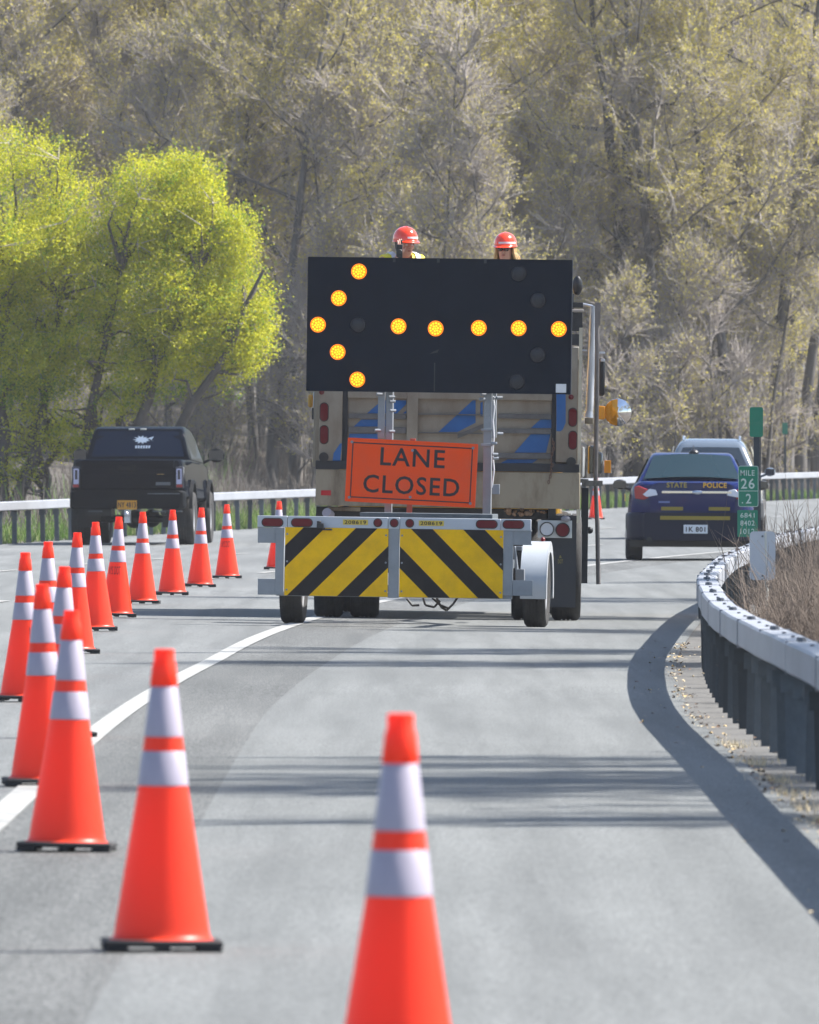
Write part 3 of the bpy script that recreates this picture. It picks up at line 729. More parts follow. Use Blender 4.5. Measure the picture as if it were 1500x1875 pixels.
g.tube([(p[0], 4.9, p[1]) for p in pts], [.030, .032, .034, .036, .048], 14)
g.build('mirror_arm', mat('polished_arm', (.60, .63, .68), .3, .25), tk)
krect('arm_socket', M_rust, [(1071, 765, 1086, 776)], 4.85, .1)
for r_ in ((1058, 640, 1075, 643), (1096, 644, 1108, 648), (1100, 657, 1108, 662)): krect('arm_bracket', mat('pale_bracket', (.6, .62, .68), .4, .3), [r_], 4.9, .04)
krect('side_window_mirror', M_black, [(1096, 656, 1108, 725)], 5.1, .06, bev=.02)
g = MB(); pts = [K(x, y, 4.7) for x, y in ((1093.5, 558), (1093.5, 700), (1092, 800), (1091, 880), (1094, 960), (1096, 1070))]
g.tube([(p[0], 4.7, p[1]) for p in pts], .022, 10); a, z = pts[0]; g.box(a - .02, a + .035, 4.68, 4.72, z - .20, z + .02)
g.build('marker_pole', mat('grey_brown_pole', (.17, .155, .15), .6, var=.2, scale=9), tk)
# convex mirror with amber on its left side
a, z = K(1131, 755, 5.0); g = MB(); g.lathe([(.001, -.035), (.05, -.030), (.10, -.014), (.133, 0), (.133, .012), (.001, .02)], 'Y', 32, (a, 5.0, z))
cm = g.build('convex_mirror', mat('mirror_chrome', (.9, .9, .92), .03, 1.), tk, smooth=60)
g = MB(); g.box(a - .215, a - .12, 4.98, 5.04, z - .07, z + .06); g.build('amber_housing', M_amber, cm, bevel=.012)
g = MB(); g.lathe([(.001, -.0372), (.05, -.0322), (.10, -.0162), (.128, -.003)], 'Y', 32, (a, 5.0, z))
# amber layer over the left half of the mirror face only
V_ = [v for v in g.v]; keep = [f for f in g.f if all(V_[i][0] < a + .01 for i in f)]; g.f = keep; g.mi = [0] * len(keep); g.build('amber_mirror_half', mat('amber_gloss', (.85, .36, .01), .12, .5, coat=.8), cm, fix=False)
# lower mirror, step, lights
krect('lower_mirror', M_glass, [(1077, 816, 1092, 868), (1092, 828, 1104, 868)], 5.2, .05, bev=.02)
krect('amber_marker', M_amber, [(1107, 843, 1119, 866)], 5.3, .04)
krect('door_curve', mat('cream_door', (.7, .69, .64), .4), [(1064, 818, 1071, 874)], 4.6, .1, bev=.03)
krect('cab_step', mat('dirty_step', (.20, .19, .17), .8, var=.4, scale=20), [(1066, 880, 1104, 890), (1060, 877, 1078, 884)], 4.3, .3)
krect('side_skirt', M_dark, [(1064, 893, 1077, 1068), (1056, 930, 1063, 960)], 4.2, .25)
g = MB(); a, z = K(1080, 971, 4.2); g.ball((a, 4.25, z), .035, n=12); g.build('side_knob', M_black, tk)
# left hand mirror housing
krect('left_mirror_amber', mat('amber_dull', (.45, .24, .03), .5), [(564, 722, 573, 746)], 4.9, .05, bev=.02)
krect('left_mirror_bracket', mat('blue_grey_bracket', (.4, .5, .62), .4, .3), [(574, 718, 581, 744)], 4.8, .05)
krect('left_tail_box', M_black, [(571, 747, 581, 768)], 4.6, .06)
# ------------------------------------------------------------------ people standing on the truck platform
M_skin = mat('skin', (.60, .33, .25), .5, trans=.05)
M_helm = mat('helmet_orange', (.90, .055, .015), .18, coat=.7)
M_hivis = mat('high_visibility_lime', (.85, .72, .03), .6)
M_hivo = mat('high_visibility_orange', (.95, .16, .03), .6)
M_silver = mat('silver_tape', (.7, .7, .72), .4)
M_jeans = mat('denim', (.05, .07, .13), .8)
M_dkshirt = mat('dark_shirt', (.03, .035, .05), .8)
M_hairb = mat('blond_hair', (.50, .33, .15), .5, var=.3, scale=30)
M_hairg = mat('dark_hair', (.06, .04, .03), .6)
M_sung = mat('sunglass_lens', (.05, .01, .015), .08, spec=.9)
M_boot = mat('boot', (.05, .035, .025), .7)
def skin_obj(name, verts, edges, m, parent, sub=2, root=0):
    me = bpy.data.meshes.new(name); me.from_pydata([v[:3] for v in verts], edges, []); me.materials.append(m)
    o = bpy.data.objects.new(name, me); COL.objects.link(o); o.parent = parent
    sk = o.modifiers.new('skin', 'SKIN'); sk.use_smooth_shade = True
    lay = me.skin_vertices[0].data if me.skin_vertices else None
    if lay is None:
        bm = bmesh.new(); bm.from_mesh(me); bm.verts.layers.skin.verify(); bm.to_mesh(me); bm.free(); lay = me.skin_vertices[0].data
    for i, v in enumerate(verts):
        rx = v[3]; ry = v[4] if len(v) > 4 else v[3]; lay[i].radius = (rx, ry); lay[i].use_root = (i == root)
    s = o.modifiers.new('sub', 'SUBSURF'); s.levels = sub; s.render_levels = sub
    return o
def person(loc, rz, label, woman, H=1.76, hz=0., hy=0.):
    p = empty('person', loc, rz, label=label, cat='person', group='workers in orange helmets on the truck')
    k = H / 1.76
    # joints: faces -y (towards the camera) with rz = 0
    V = []; E = []
    def a(x, y, z, r, link=None, r2=None):
        V.append((x * k, y * k, z * k, r * k, (r2 or r) * k)); i = len(V) - 1
        if link is not None: E.append((link, i))
        return i
    sw = .17 if woman else .20
    pel = a(0, 0, .95, .145, r2=.11); wai = a(0, 0, 1.12, .125, pel, .10); che = a(0, 0, 1.32, .15, wai, .115); nb = a(0, .005, 1.45, .085, che, .075)
    nk = a(0, -.005 + hy * .5, 1.52 + hz * .5, .052, nb); hd0 = a(0, -.015 + hy, 1.575 + hz, .064, nk, .068); hd1 = a(0, -.022 + hy, 1.64 + hz, .073, hd0, .088); hd2 = a(0, -.015 + hy, 1.70 + hz, .070, hd1, .086); a(0, -.008 + hy, 1.735 + hz, .045, hd2, .055)
    KH = Matrix.Scale(k, 4) @ Matrix.Translation((0, hy, hz))
    for s in (-1, 1):
        hip = a(s * .09, 0, .90, .092, pel); kn = a(s * .11, -.01, .50, .060, hip); an = a(s * .12, .01, .09, .040, kn); ft = a(s * .13, -.07, .05, .042, an); a(s * .135, -.15, .035, .034, ft)
        sh = a(s * sw, 0, 1.42 + (.03 if hz else 0), .055, che)
        if woman: el = a(s * (sw + .05), .02, 1.15, .040, sh); wr_ = a(s * (sw + .03), -.10, .93, .027, el); pm_ = a(s * (sw + .02), -.14, .87, .032, wr_, .018); d = (0, -.25, -1)
        elif s < 0: el = a(-(sw + .08), -.16, 1.22, .043, sh); wr_ = a(-.14, -.22, 1.47, .028, el); pm_ = a(-.115, -.20, 1.53, .034, wr_, .020); d = (.15, .1, 1)
        else: el = a(sw + .06, .02, 1.15, .043, sh); wr_ = a(sw + .03, -.14, .95, .028, el); pm_ = a(sw + .01, -.20, .92, .034, wr_, .020); d = (0, -.6, -.5)
        d = Vector(d).normalized(); side = d.cross(Vector((0, 1, .01))).normalized()
        pv = Vector(V[pm_][:3]) / k
        for fi, (off, ln) in enumerate(((-.028, .070), (-.010, .080), (.009, .076), (.026, .060))):
            f0 = pv + side * off + d * .03; f1 = f0 + d * ln * .5 + Vector((0, .006, 0)); f2 = f1 + d * ln * .42 + Vector((0, .016, 0))
            i0 = a(*f0, .0095, pm_); i1 = a(*f1, .0085, i0); a(*f2, .0075, i1)
        t0 = pv - side * .036 - d * .005; t1 = t0 - side * .018 + d * .035; i0 = a(*t0, .011, pm_); a(*t1, .009, i0)
    body = skin_obj('body', V, E, M_skin, p)
    # face
    g = MB(); g.M = KH
    g.lathe([(.001, -.024), (.010, -.018), (.016, -.002), (.012, .012)], 'Y', 10, (0, -.108, 1.632)); g.v = [(v[0], v[1], v[2]) for v in g.v]
    for s in (-1, 1): g.ball((s * .076, -.012, 1.640), .010, .020, .030, 10)
    g.build('nose_and_ears', M_skin, body, smooth=60)
    g = MB(); g.M = KH
    for s in (-1, 1): g.ball((s * .029, -.098, 1.655), .013, .009, .009, 10)
    g.build('eyes', M_white, body)
    g = MB(); g.M = KH; g.ball((0, -.100, 1.598), .022, .010, .006, 12); g.build('mouth', mat('lips', (.35, .10, .09), .5), body)
    if woman:
        g = MB(); g.M = KH
        for s in (-1, 1): g.ball((s * .032, -.107, 1.655), .029, .010, .020, 14); g.cyl((s * .058, -.100, 1.662), (s * .078, -.01, 1.660), .003, n=6)
        g.cyl((-.01, -.114, 1.660), (.01, -.114, 1.660), .003, n=6); g.build('sunglasses', M_sung, body)
    # clothing
    TV = [(0, 0, .93 * k, .165 * k, .128 * k), (0, 0, 1.12 * k, .150 * k, .122 * k), (0, 0, 1.32 * k, .172 * k, .135 * k), (0, .005, 1.45 * k, .100 * k, .088 * k)]; TE = [(0, 1), (1, 2), (2, 3)]
    arms = {}
    n_ = 0
    for s in (-1, 1):
        if woman: q_ = [(s * sw, 0, 1.42, .068), (s * (sw + .05), .02, 1.15, .052), (s * (sw + .033), -.09, .95, .038)]
        elif s < 0: q_ = [(-sw, 0, 1.42, .068), (-(sw + .08), -.16, 1.22, .055), (-.145, -.215, 1.44, .040)]
        else: q_ = [(sw, 0, 1.42, .068), (sw + .06, .02, 1.15, .055), (sw + .033, -.13, .97, .040)]
        o_ = len(TV); TV += [tuple(c * k for c in t) for t in q_]; TE += [(2, o_), (o_, o_ + 1), (o_ + 1, o_ + 2)]
    skin_obj('jacket', TV, TE, M_dkshirt if woman else M_hivo, p)
    PV = [(0, 0, .97, .158, .122)]; PE = []
    for s in (-1, 1): o_ = len(PV); PV += [(s * .09, 0, .88, .105), (s * .11, -.01, .50, .078), (s * .12, .01, .12, .062)]; PE += [(0, o_), (o_, o_ + 1), (o_ + 1, o_ + 2)]
    skin_obj('trousers', [tuple(c * k for c in t) for t in PV], PE, M_jeans, p)
    for s in (-1, 1):
        skin_obj('boot', [tuple(c * k for c in t) for t in ((s * .12, .02, .13, .058), (s * .12, .02, .05, .052), (s * .13, -.07, .05, .052), (s * .135, -.16, .04, .042))], [(0, 1), (1, 2), (2, 3)], M_boot, p)
    # vest panels over the shoulders
    g = MB(); g.M = Matrix.Scale(k, 4)
    for s in (-1, 1):
        rings = []
        for (y, z, x0, x1) in ((-.150, 1.05, .03, .16), (-.155, 1.25, .03, .165), (-.135, 1.38, .05, .17), (-.075, 1.485, .07, .20), (0, 1.505, .075, .215), (.08, 1.48, .06, .20), (.145, 1.36, .02, .18), (.150, 1.05, .01, .17)):
            rings.append([(s * x0, y, z), (s * x1, y, z - .02 * (z > 1.4)), (s * x1, y, z - .014 - .02 * (z > 1.4)), (s * x0, y, z - .014)])
        g.loft(rings)
    g.build('vest', M_hivis, p, smooth=50)
    g = MB(); g.M = Matrix.Scale(k, 4)
    for s in (-1, 1): g.loft([[(s * .10, y, z), (s * .15, y, z - .008), (s * .15, y, z - .014), (s * .10, y, z - .014)] for (y, z) in ((-.160, 1.05), (-.164, 1.25), (-.142, 1.39), (-.077, 1.495), (0, 1.515), (.08, 1.49), (.152, 1.36))])
    g.build('vest_tape', M_silver, p, smooth=50)
    # helmet
    h = MB(); h.M = KH; cz = 1.700
    prof = []
    for i in range(11): t = R(90 * i / 10); prof.append((math.cos(t), math.sin(t) ** .85))
    rings = []
    for (cr, srr) in [(1.0, -.12)] + prof[:-1] + [(.02, 1.0)]:
        ring = []
        for j in range(32):
            u = 2 * math.pi * j / 32; rx, ry = .113, .136
            ridge = 1 + .035 * math.exp(-((math.cos(u) / .16) ** 2)) * (cr < .93)
            ring.append((rx * cr * math.cos(u), -.012 + ry * cr * math.sin(u), cz + .130 * srr * ridge))
        rings.append(ring)
    h.loft(rings)
    # peak and rim
    br = []
    for j in range(33):
        u = R(180 + 180 * j / 32); e = math.sin((u - math.pi)); out = .012 + .048 * e ** 2
        a0 = (.112 * math.cos(u), -.012 + .135 * math.sin(u)); a1 = ((.112 + out * .5) * math.cos(u), -.012 + (.135 + out) * math.sin(u))
        br.append([(a0[0], a0[1], cz - .004), (a1[0], a1[1], cz - .020 * e - .006), (a1[0], a1[1], cz - .020 * e - .012), (a0[0], a0[1], cz - .013)])
    h.loft(br)
    h.loft([[(.111 * math.cos(u), -.012 + .134 * math.sin(u), cz - .012), (.119 * math.cos(u), -.012 + .142 * math.sin(u), cz - .016), (.119 * math.cos(u), -.012 + .142 * math.sin(u), cz - .008), (.111 * math.cos(u), -.012 + .134 * math.sin(u), cz)] for u in [2 * math.pi * j / 32 for j in range(33)]], cap=False)
    hl = h.build('hard_hat', M_helm, p, smooth=50)
    g = MB(); g.M = KH; rings = []
    for j in range(17):
        u = R(250 + 95 * j / 16); rings.append([((.1155) * math.cos(u) * c, -.012 + .139 * math.sin(u) * c, cz + z) for c, z in ((1.0, .012), (.985, .030), (.975, .030), (.99, .012))])
    g.loft(rings); g.build('helmet_sticker', M_silver, hl)
    # hair
    g = MB(); g.M = KH
    if woman:
        rr = random.Random(4)
        for j in range(70):
            u = R(rr.uniform(-25, 205)); r_ = .082 + rr.uniform(0, .012); x, y = r_ * math.cos(u), .0 + r_ * 1.1 * math.sin(u)
            if y < -.02 and abs(x) < .06: continue
            L2 = rr.uniform(.18, .30); fl = 1.25 + (.3 if x > 0 else 0)
            g.tube([(x, y, 1.70), (x * 1.08, y * 1.05, 1.62), (x * fl, y * 1.1 + .01, 1.70 - L2 * .7), (x * fl * 1.02 + rr.uniform(-.015, .015), y * 1.05, 1.70 - L2)], [.014, .015, .013, .004], 6)
    else:
        for j in range(26):
            u = R(-10 + 200 * j / 25); x, y = .078 * math.cos(u), .085 * math.sin(u); g.tube([(x, y, 1.70), (x, y, 1.64), (x * .95, y * .95, 1.60)], [.014, .012, .005], 6)
    g.build('hair', M_hairb if woman else M_hairg, body, smooth=60)
    return p
def on_truck(lx, ly, lz): return Vector((K.X, K.Y, K.z)) + Matrix.Rotation(-K.yaw, 3, 'Z') @ (Matrix.Rotation(K.roll, 3, 'Y') @ Vector((lx, ly, lz)))
PL = 3.6
lx, zt1 = K(741, 413.5, PL); pm = on_truck(lx, PL, 1.92)
person(pm, R(26), 'person in orange hard hat and lime vest standing above the left half of the board', False, 1.76 * (zt1 - 1.92) / 1.755, -.08, -.06)
lx, zt2 = K(931, 424, PL); pw = on_truck(lx, PL, 1.92)
person(pw, R(-14), 'person with long blond hair and orange hard hat above the right half of the board', True, 1.76 * (zt2 - 1.92) / 1.835)
g = MB(); rx_, rz_ = K(731.5, 462, PL - .26); g.box(-.030, .030, -.03, .035, -.075, .075); g.cyl((0, -.03, .0), (0, -.045, 0), .03, n=16); g.cyl((.02, 0, .08), (.02, 0, .12), .008)
o = g.build('handheld_device', M_black, None, bevel=.008, loc=on_truck(rx_, PL - .26, rz_)); tag(o, 'black handheld device held upright beside the face of the left helmeted person', 'radio')

# ------------------------------------------------------------------ cars
def rrect_ring(y, w, z0, z1, rb, rt, tumble=0., k=6):
    pts = []
    for cx, cz, r, a0 in ((w, z0, rb, -90), (w - tumble, z1, rt, 0)):
        for i in range(k + 1):
            a = R(a0 + 90 * i / k); pts.append((cx - r + r * math.cos(a), y, (cz + r if a0 < 0 else cz - r) + r * math.sin(a)))
    left = [(-p[0], p[1], p[2]) for p in reversed(pts)]
    return pts + left
def lerp_table(t, y): return float(np.interp(y, [a for a, _ in t], [b for _, b in t]))
def paint(name, col, **k): return mat(name, col, .22, 0., spec=.6, coat=.9, **k)
def wheels(par, xs, ys, r, wd, rim):
    for y in ys:
        for s in (-1, 1): tyre_wheel(par, s * xs, y, r, wd, rim, side=s)
def mirror(par, x, y, z, sx_, sz_, m, arm=.08):
    g = MB(); s = 1 if x > 0 else -1; g.ball((x, y, z), sx_, .08, sz_, 18); g.cyl((x - s * sx_ * .6, y, z - sz_ * .5), (x - s * (sx_ + arm), y + .02, z - sz_ * 1.1), .022, n=8)
    g.box(x - sx_ * .82, x + sx_ * .82, y - .083, y - .076, z - sz_ * .7, z + sz_ * .7, 1)
    g.build('mirror', [m, M_glass], par)

# --- police sedan
P = Frame(1267, 226, .012, .006)
pc = P.root('police_car', label='dark blue police sedan with yellow stripes parked on the right shoulder', cat='police car')
M_navy = mat('navy_paint', (.006, .014, .085), .2, spec=0., coat=.5); M_navyd = mat('dark_bumper_navy', (.006, .009, .026), .45, spec=.2)
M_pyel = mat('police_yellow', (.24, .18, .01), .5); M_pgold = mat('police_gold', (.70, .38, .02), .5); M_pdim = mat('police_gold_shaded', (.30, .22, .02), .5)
wt = [(0, .62), (.05, .76), (.12, .86), (.25, .93), (.6, .96), (1.2, .97), (3.6, .97), (4.6, .93), (4.95, .84), (5.12, .66)]
top = [(0, 1.06), (.05, 1.12), (.2, 1.155), (.75, 1.15), (1.5, 1.08), (3.4, 1.05), (4.2, .95), (4.9, .78), (5.12, .66)]
bot = [(0, .42), (.12, .36), (.4, .30), (1.0, .24), (4.4, .24), (5.12, .34)]
b = MB(); ys = [0, .02, .05, .09, .14, .2, .3, .45, .7, 1, 1.4, 1.9, 2.6, 3.2, 3.7, 4.1, 4.5, 4.75, 4.95, 5.06, 5.12]
b.loft([rrect_ring(y, lerp_table(wt, y), lerp_table(bot, y), lerp_table(top, y), .10, .16, .06) for y in ys])
bd = b.build('body', M_navy, pc, smooth=35)
# greenhouse
RZ = 1.575; rw, bw = .60, .84; zb = 1.07
def gh_rings(prof, m=0, rwid=rw, bwid=bw, zbs=zb, rz=RZ, rt=.09):
    rings = []
    for y, z in prof:
        f = (z - zbs) / (rz - zbs); wtp = bwid + (rwid - bwid) * f; r_ = min(rt, max(.01, (z - zbs) * .6)); pts = [(bwid + .01, y, zbs - .06), (bwid, y, zbs)]
        for i in range(6): a_ = R(90 * i / 5); pts.append((wtp - r_ + r_ * math.cos(a_) + r_ * .2 * (1 - i / 5), y, z - r_ + r_ * math.sin(a_)))
        rings.append(pts + [(-p[0], p[1], p[2]) for p in reversed(pts)])
    return rings
b = MB(); b.loft(gh_rings([(.62, 1.09), (.75, 1.18), (1.05, 1.36), (1.35, 1.50), (1.6, 1.555), (2.0, 1.575), (2.5, 1.565), (2.85, 1.52), (3.2, 1.40), (3.6, 1.24), (3.9, 1.09)])); cabn = b.build('cabin', M_navy, pc, smooth=35)
def quad_panel(name, c, m, par, off=.0, nx=8, nz=6, bulge=.03, th=.004):
    """c: four corners (bottom left, bottom right, top right, top left) in local space; curved glass panel with thickness"""
    c = [Vector(p) for p in c]; nrm = (c[1] - c[0]).cross(c[3] - c[0]).normalized(); g = MB(); vs = []
    for lay in (0, 1):
        for j in range(nz + 1):
            for i in range(nx + 1):
                u, v = i / nx, j / nz; p = (c[0] * (1 - u) + c[1] * u) * (1 - v) + (c[3] * (1 - u) + c[2] * u) * v
                e = 4 * u * (1 - u); p = p + nrm * (off + bulge * e - th * lay); vs.append(tuple(p))
    W_ = nx + 1; N_ = W_ * (nz + 1); fs = []
    for j in range(nz):
        for i in range(nx): q_ = j * W_ + i; fs.append((q_, q_ + 1, q_ + W_ + 1, q_ + W_)); fs.append((N_ + q_, N_ + q_ + W_, N_ + q_ + W_ + 1, N_ + q_ + 1))
    g.add(vs, fs); return g.build(name, m, par, smooth=60, fix=False)
M_cglass = mat('car_glass', (.012, .028, .036), .10, spec=.22, coat=.05)
rg = quad_panel('rear_window', [(-.70, .70, 1.165), (.70, .70, 1.165), (.56, 1.33, 1.50), (-.56, 1.33, 1.50)], M_cglass, cabn, off=.028, bulge=.035)
for s in (-1, 1):
    cs = [(s * .845, 3.5, 1.10), (s * .845, 1.25, 1.10), (s * .655, 1.75, 1.49), (s * .655, 2.75, 1.48)]
    if s < 0: cs = [cs[1], cs[0], cs[3], cs[2]]
    quad_panel('side_window', cs, M_cglass, cabn, off=.012, bulge=.02)
quad_panel('windscreen', [(.72, 3.72, 1.12), (-.72, 3.72, 1.12), (-.56, 2.95, 1.50), (.56, 2.95, 1.50)], M_cglass, cabn, off=.03, bulge=.03)
g = MB(); g.box(-.46, -.2, 1.55, 1.7, .95, 1.22); g.box(.2, .46, 1.55, 1.7, .95, 1.22); g.build('seat', M_black, cabn)
b = MB(); rings = [rrect_ring(y, lerp_table([(0, .70), (.06, .84), (.16, .92), (.35, .955)], y), .30, .70, .07, .05) for y in (-.05, -.03, .02, .1, .2, .32)]
b.loft(rings); bp_ = b.build('bumper', M_navyd, pc, smooth=35)
def prect(nm, m, rects, ly, d, par, F_=P, bev=0, mi=0):
    g = MB()
    for (a_, t, c, e) in rects: F_.rect(g, a_, t, c, e, ly, d)
    return g.build(nm, m, par, bevel=bev, smooth=0 if not bev else 30)
# trunk face: raised lid panel carries strip, text
b = MB(); b.loft([[(-w_, y, .72), (w_, y, .72), (w_ + .02, y, .95), (w_ - .02, y, 1.10), (w_ - .10, y, 1.135), (-w_ + .10, y, 1.135), (-w_ + .02, y, 1.10), (-w_ - .02, y, .95)] for y, w_ in ((-.012, .60), (-.004, .62), (.12, .64))])
lid = b.build('boot_lid', M_navy, pc, smooth=30)
prect('chrome_strip', M_chrome, [(1212, 899, 1340, 903.5)], -.03, .02, lid, bev=.003)
g = MB(); a, z = P(1277, 901.5, -.03); g.ball((a, -.032, z), .075, .015, .032, 18); g.build('badge', mat('badge_metal', (.45, .5, .6), .2, .8), lid)
def ptext(par, t, x0, x1, y0, y1, m, ly=-.016, F_=P):
    g = MB(); a0, z1 = F_(x0, y0, ly); a1, z0 = F_(x1, y1, ly); g.text(t, a0, a1, z0, z1, ly, 0, .03); return g.build('lettering', m, par, smooth=0, fix=False)
ptext(lid, 'STATE', 1221, 1258, 883, 893, M_pdim); ptext(lid, 'POLICE', 1288, 1331, 883.5, 893.5, M_pgold)
prect('yellow_stripe', M_pyel, [(1211, 928, 1251, 934.5), (1298, 928.5, 1337, 935)], -.018, .008, lid)
prect('chrome_mark', mat('dim_badge', (.12, .16, .35), .3, .5), [(1206, 917.5, 1227, 921)], -.018, .006, lid)
prect('yellow_stripe', M_pyel, [(1209, 945, 1337, 952)], -.058, .010, bp_)
pl = prect('licence_plate', mat('plate_white', (.62, .66, .72), .5), [(1252, 961, 1296, 977)], -.066, .015, bp_, bev=.003)
ptext(pl, '1K 801', 1256, 1292, 964.5, 974, M_ink, ly=-.069)
prect('reflector', mat('dull_red', (.22, .01, .02), .4), [(1196, 955, 1216, 960), (1331, 957, 1350, 962)], -.03, .03, bp_, bev=.004)
M_tl = mat('car_red_lens', (.30, .006, .015), .15, coat=.8)
for s in (-1, 1):
    g = MB(); g.prism([(s * .58, .93), (s * .60, 1.02), (s * .78, 1.09), (s * .845, 1.07), (s * .83, .90), (s * .70, .885)], .0, .16); tl = g.build('tail_light', M_tl, pc, bevel=.012)
    g = MB(); g.prism([(s * .50, .955), (s * .53, 1.03), (s * .62, 1.045), (s * .72, .96), (s * .66, .925)], -.022, .03); g.build('reversing_lens', mat('white_lens', (.62, .65, .75), .15, coat=.8), tl, bevel=.006)
g = MB(); g.cyl((-.62, -.06, .30), (-.62, .1, .30), .045, n=16); g.cyl((.62, -.06, .30), (.62, .1, .30), .045, n=16); g.build('exhaust', M_black, pc)
wheels(pc, .835, (1.05, 3.95), .345, .245, .235)
for s in (-1, 1): mirror(pc, s * 1.045, 3.2, 1.10, .105, .075, M_black)
g = MB(); a, z = P(1271, 829, 1.5); g.ball((a, 1.6, 1.57), .075, .08, .055, 14); g.cyl((a, 1.6, 1.6), (a - .01, 1.62, 1.68), .010, .006, 8); g.build('antenna', M_black, cabn)
for s in (-1, 1):
    g = MB(); g.box(s * .972 - .004, s * .972 + .004, .55, 4.4, .86, .96); g.build('side_stripe', M_pgold, pc)
g = MB(); g.box(-.9, .9, .5, 4.6, .2, .34); g.build('underbody', M_black, pc)

# --- silver SUV ahead of it
U = Frame(1301, 277, .035, .006)
sv_ = U.root('silver_suv', label='silver vehicle with roof rails parked ahead of the police car, mostly hidden behind it', cat='suv')
M_silv = paint('silver_paint', (.11, .14, .18))
wt = [(0, .72), (.08, .86), (.2, .92), (.6, .94), (3.8, .94), (4.4, .86), (4.7, .7)]; top = [(0, 1.10), (.1, 1.15), (3.2, 1.12), (3.9, 1.05), (4.6, .88), (4.7, .8)]
b = MB(); b.loft([rrect_ring(y, lerp_table(wt, y), .34, lerp_table(top, y), .10, .12, .04) for y in (0, .04, .08, .14, .2, .4, .8, 1.5, 2.5, 3.3, 3.8, 4.2, 4.5, 4.65, 4.7)]); b.build('body', M_silv, sv_, smooth=35)
b = MB(); b.loft(gh_rings([(.02, 1.12), (.10, 1.35), (.25, 1.66), (.38, 1.75), (.7, 1.79), (2.0, 1.79), (2.6, 1.72), (3.0, 1.50), (3.5, 1.12)], rwid=.58, bwid=.84, zbs=1.10, rz=1.80, rt=.18)); uc = b.build('cabin', M_silv, sv_, smooth=35)
quad_panel('rear_window', [(-.68, .03, 1.20), (.68, .03, 1.20), (.50, .22, 1.62), (-.50, .22, 1.62)], M_glass, uc, off=.03, bulge=.02)
for s in (-1, 1):
    cs = [(s * .85, 3.1, 1.15), (s * .85, .5, 1.15), (s * .70, .6, 1.66), (s * .70, 2.6, 1.66)]
    if s < 0: cs = [cs[1], cs[0], cs[3], cs[2]]
    quad_panel('side_window', cs, M_cglass, uc, off=.012, bulge=.01)
    g = MB(); g.tube([(s * .50, .45, 1.76), (s * .50, .58, 1.83), (s * .50, 2.3, 1.83), (s * .50, 2.45, 1.73)], .018, 8); g.build('roof_rail', M_chrome, uc)
    g = MB(); g.prism([(s * .66, 1.0), (s * .66, 1.3), (s * .82, 1.28), (s * .86, 1.0)], -.01, .15); g.build('tail_light', M_tl, sv_, bevel=.01)
    mirror(sv_, s * 1.02, 2.9, 1.2, .1, .08, M_silv)
g = MB(); g.loft([rrect_ring(y, w_, .35, .68, .06, .05) for y, w_ in ((-.07, .75), (-.03, .86), (.1, .93), (.25, .95))]); g.build('bumper', M_dark, sv_)
wheels(sv_, .82, (.9, 3.7), .36, .24, .23)

# --- black pickup
Q_ = Frame(234, 265, .072, .0)
pk = Q_.root('pickup_truck', label='glossy black lifted pickup truck with a white window decal, driving in the left lane', cat='pickup truck')
M_blk = mat('black_gloss', (.002, .004, .009), .10, spec=0., coat=.22); M_blktrim = mat('black_trim', (.003, .004, .006), .6, spec=.08)
b = MB()
wt = [(0, .93), (.04, .97), (.12, .995), (5.0, .995), (5.6, .93), (5.8, .80)]; top = [(0, 1.44), (.05, 1.465), (2.0, 1.465), (4.0, 1.42), (5.2, 1.34), (5.7, 1.22), (5.8, 1.1)]; bot = [(0, .92), (.2, .80), (5.8, .72)]
b.loft([rrect_ring(y, lerp_table(wt, y), lerp_table(bot, y), lerp_table(top, y), .06, .07, .05) for y in (0, .02, .05, .1, .2, .6, 1.2, 2.0, 3.0, 4.0, 4.8, 5.2, 5.5, 5.7, 5.8)])
b.build('body', M_blk, pk, smooth=35)
b = MB(); b.loft(gh_rings([(1.90, 1.44), (1.94, 1.60), (2.04, 1.86), (2.14, 1.985), (2.3, 2.02), (3.0, 2.03), (3.6, 1.99), (3.95, 1.86), (4.5, 1.44)], rwid=.76, bwid=.90, zbs=1.42, rz=2.03, rt=.08)); kc = b.build('cabin', M_blk, pk, smooth=35)
M_tint = mat('tinted_glass', (.005, .012, .030), .1, spec=0., coat=.3)
rwn = quad_panel('rear_window', [(-.80, 1.90, 1.50), (.80, 1.90, 1.50), (.685, 2.10, 1.93), (-.685, 2.10, 1.93)], M_tint, kc, off=.02, bulge=.015)
for s in (-1, 1):
    cs = [(s * .905, 4.2, 1.48), (s * .905, 2.2, 1.48), (s * .79, 2.35, 1.90), (s * .79, 3.7, 1.90)]
    if s < 0: cs = [cs[1], cs[0], cs[3], cs[2]]
    quad_panel('side_window', cs, M_tint, kc, off=.012, bulge=.01)
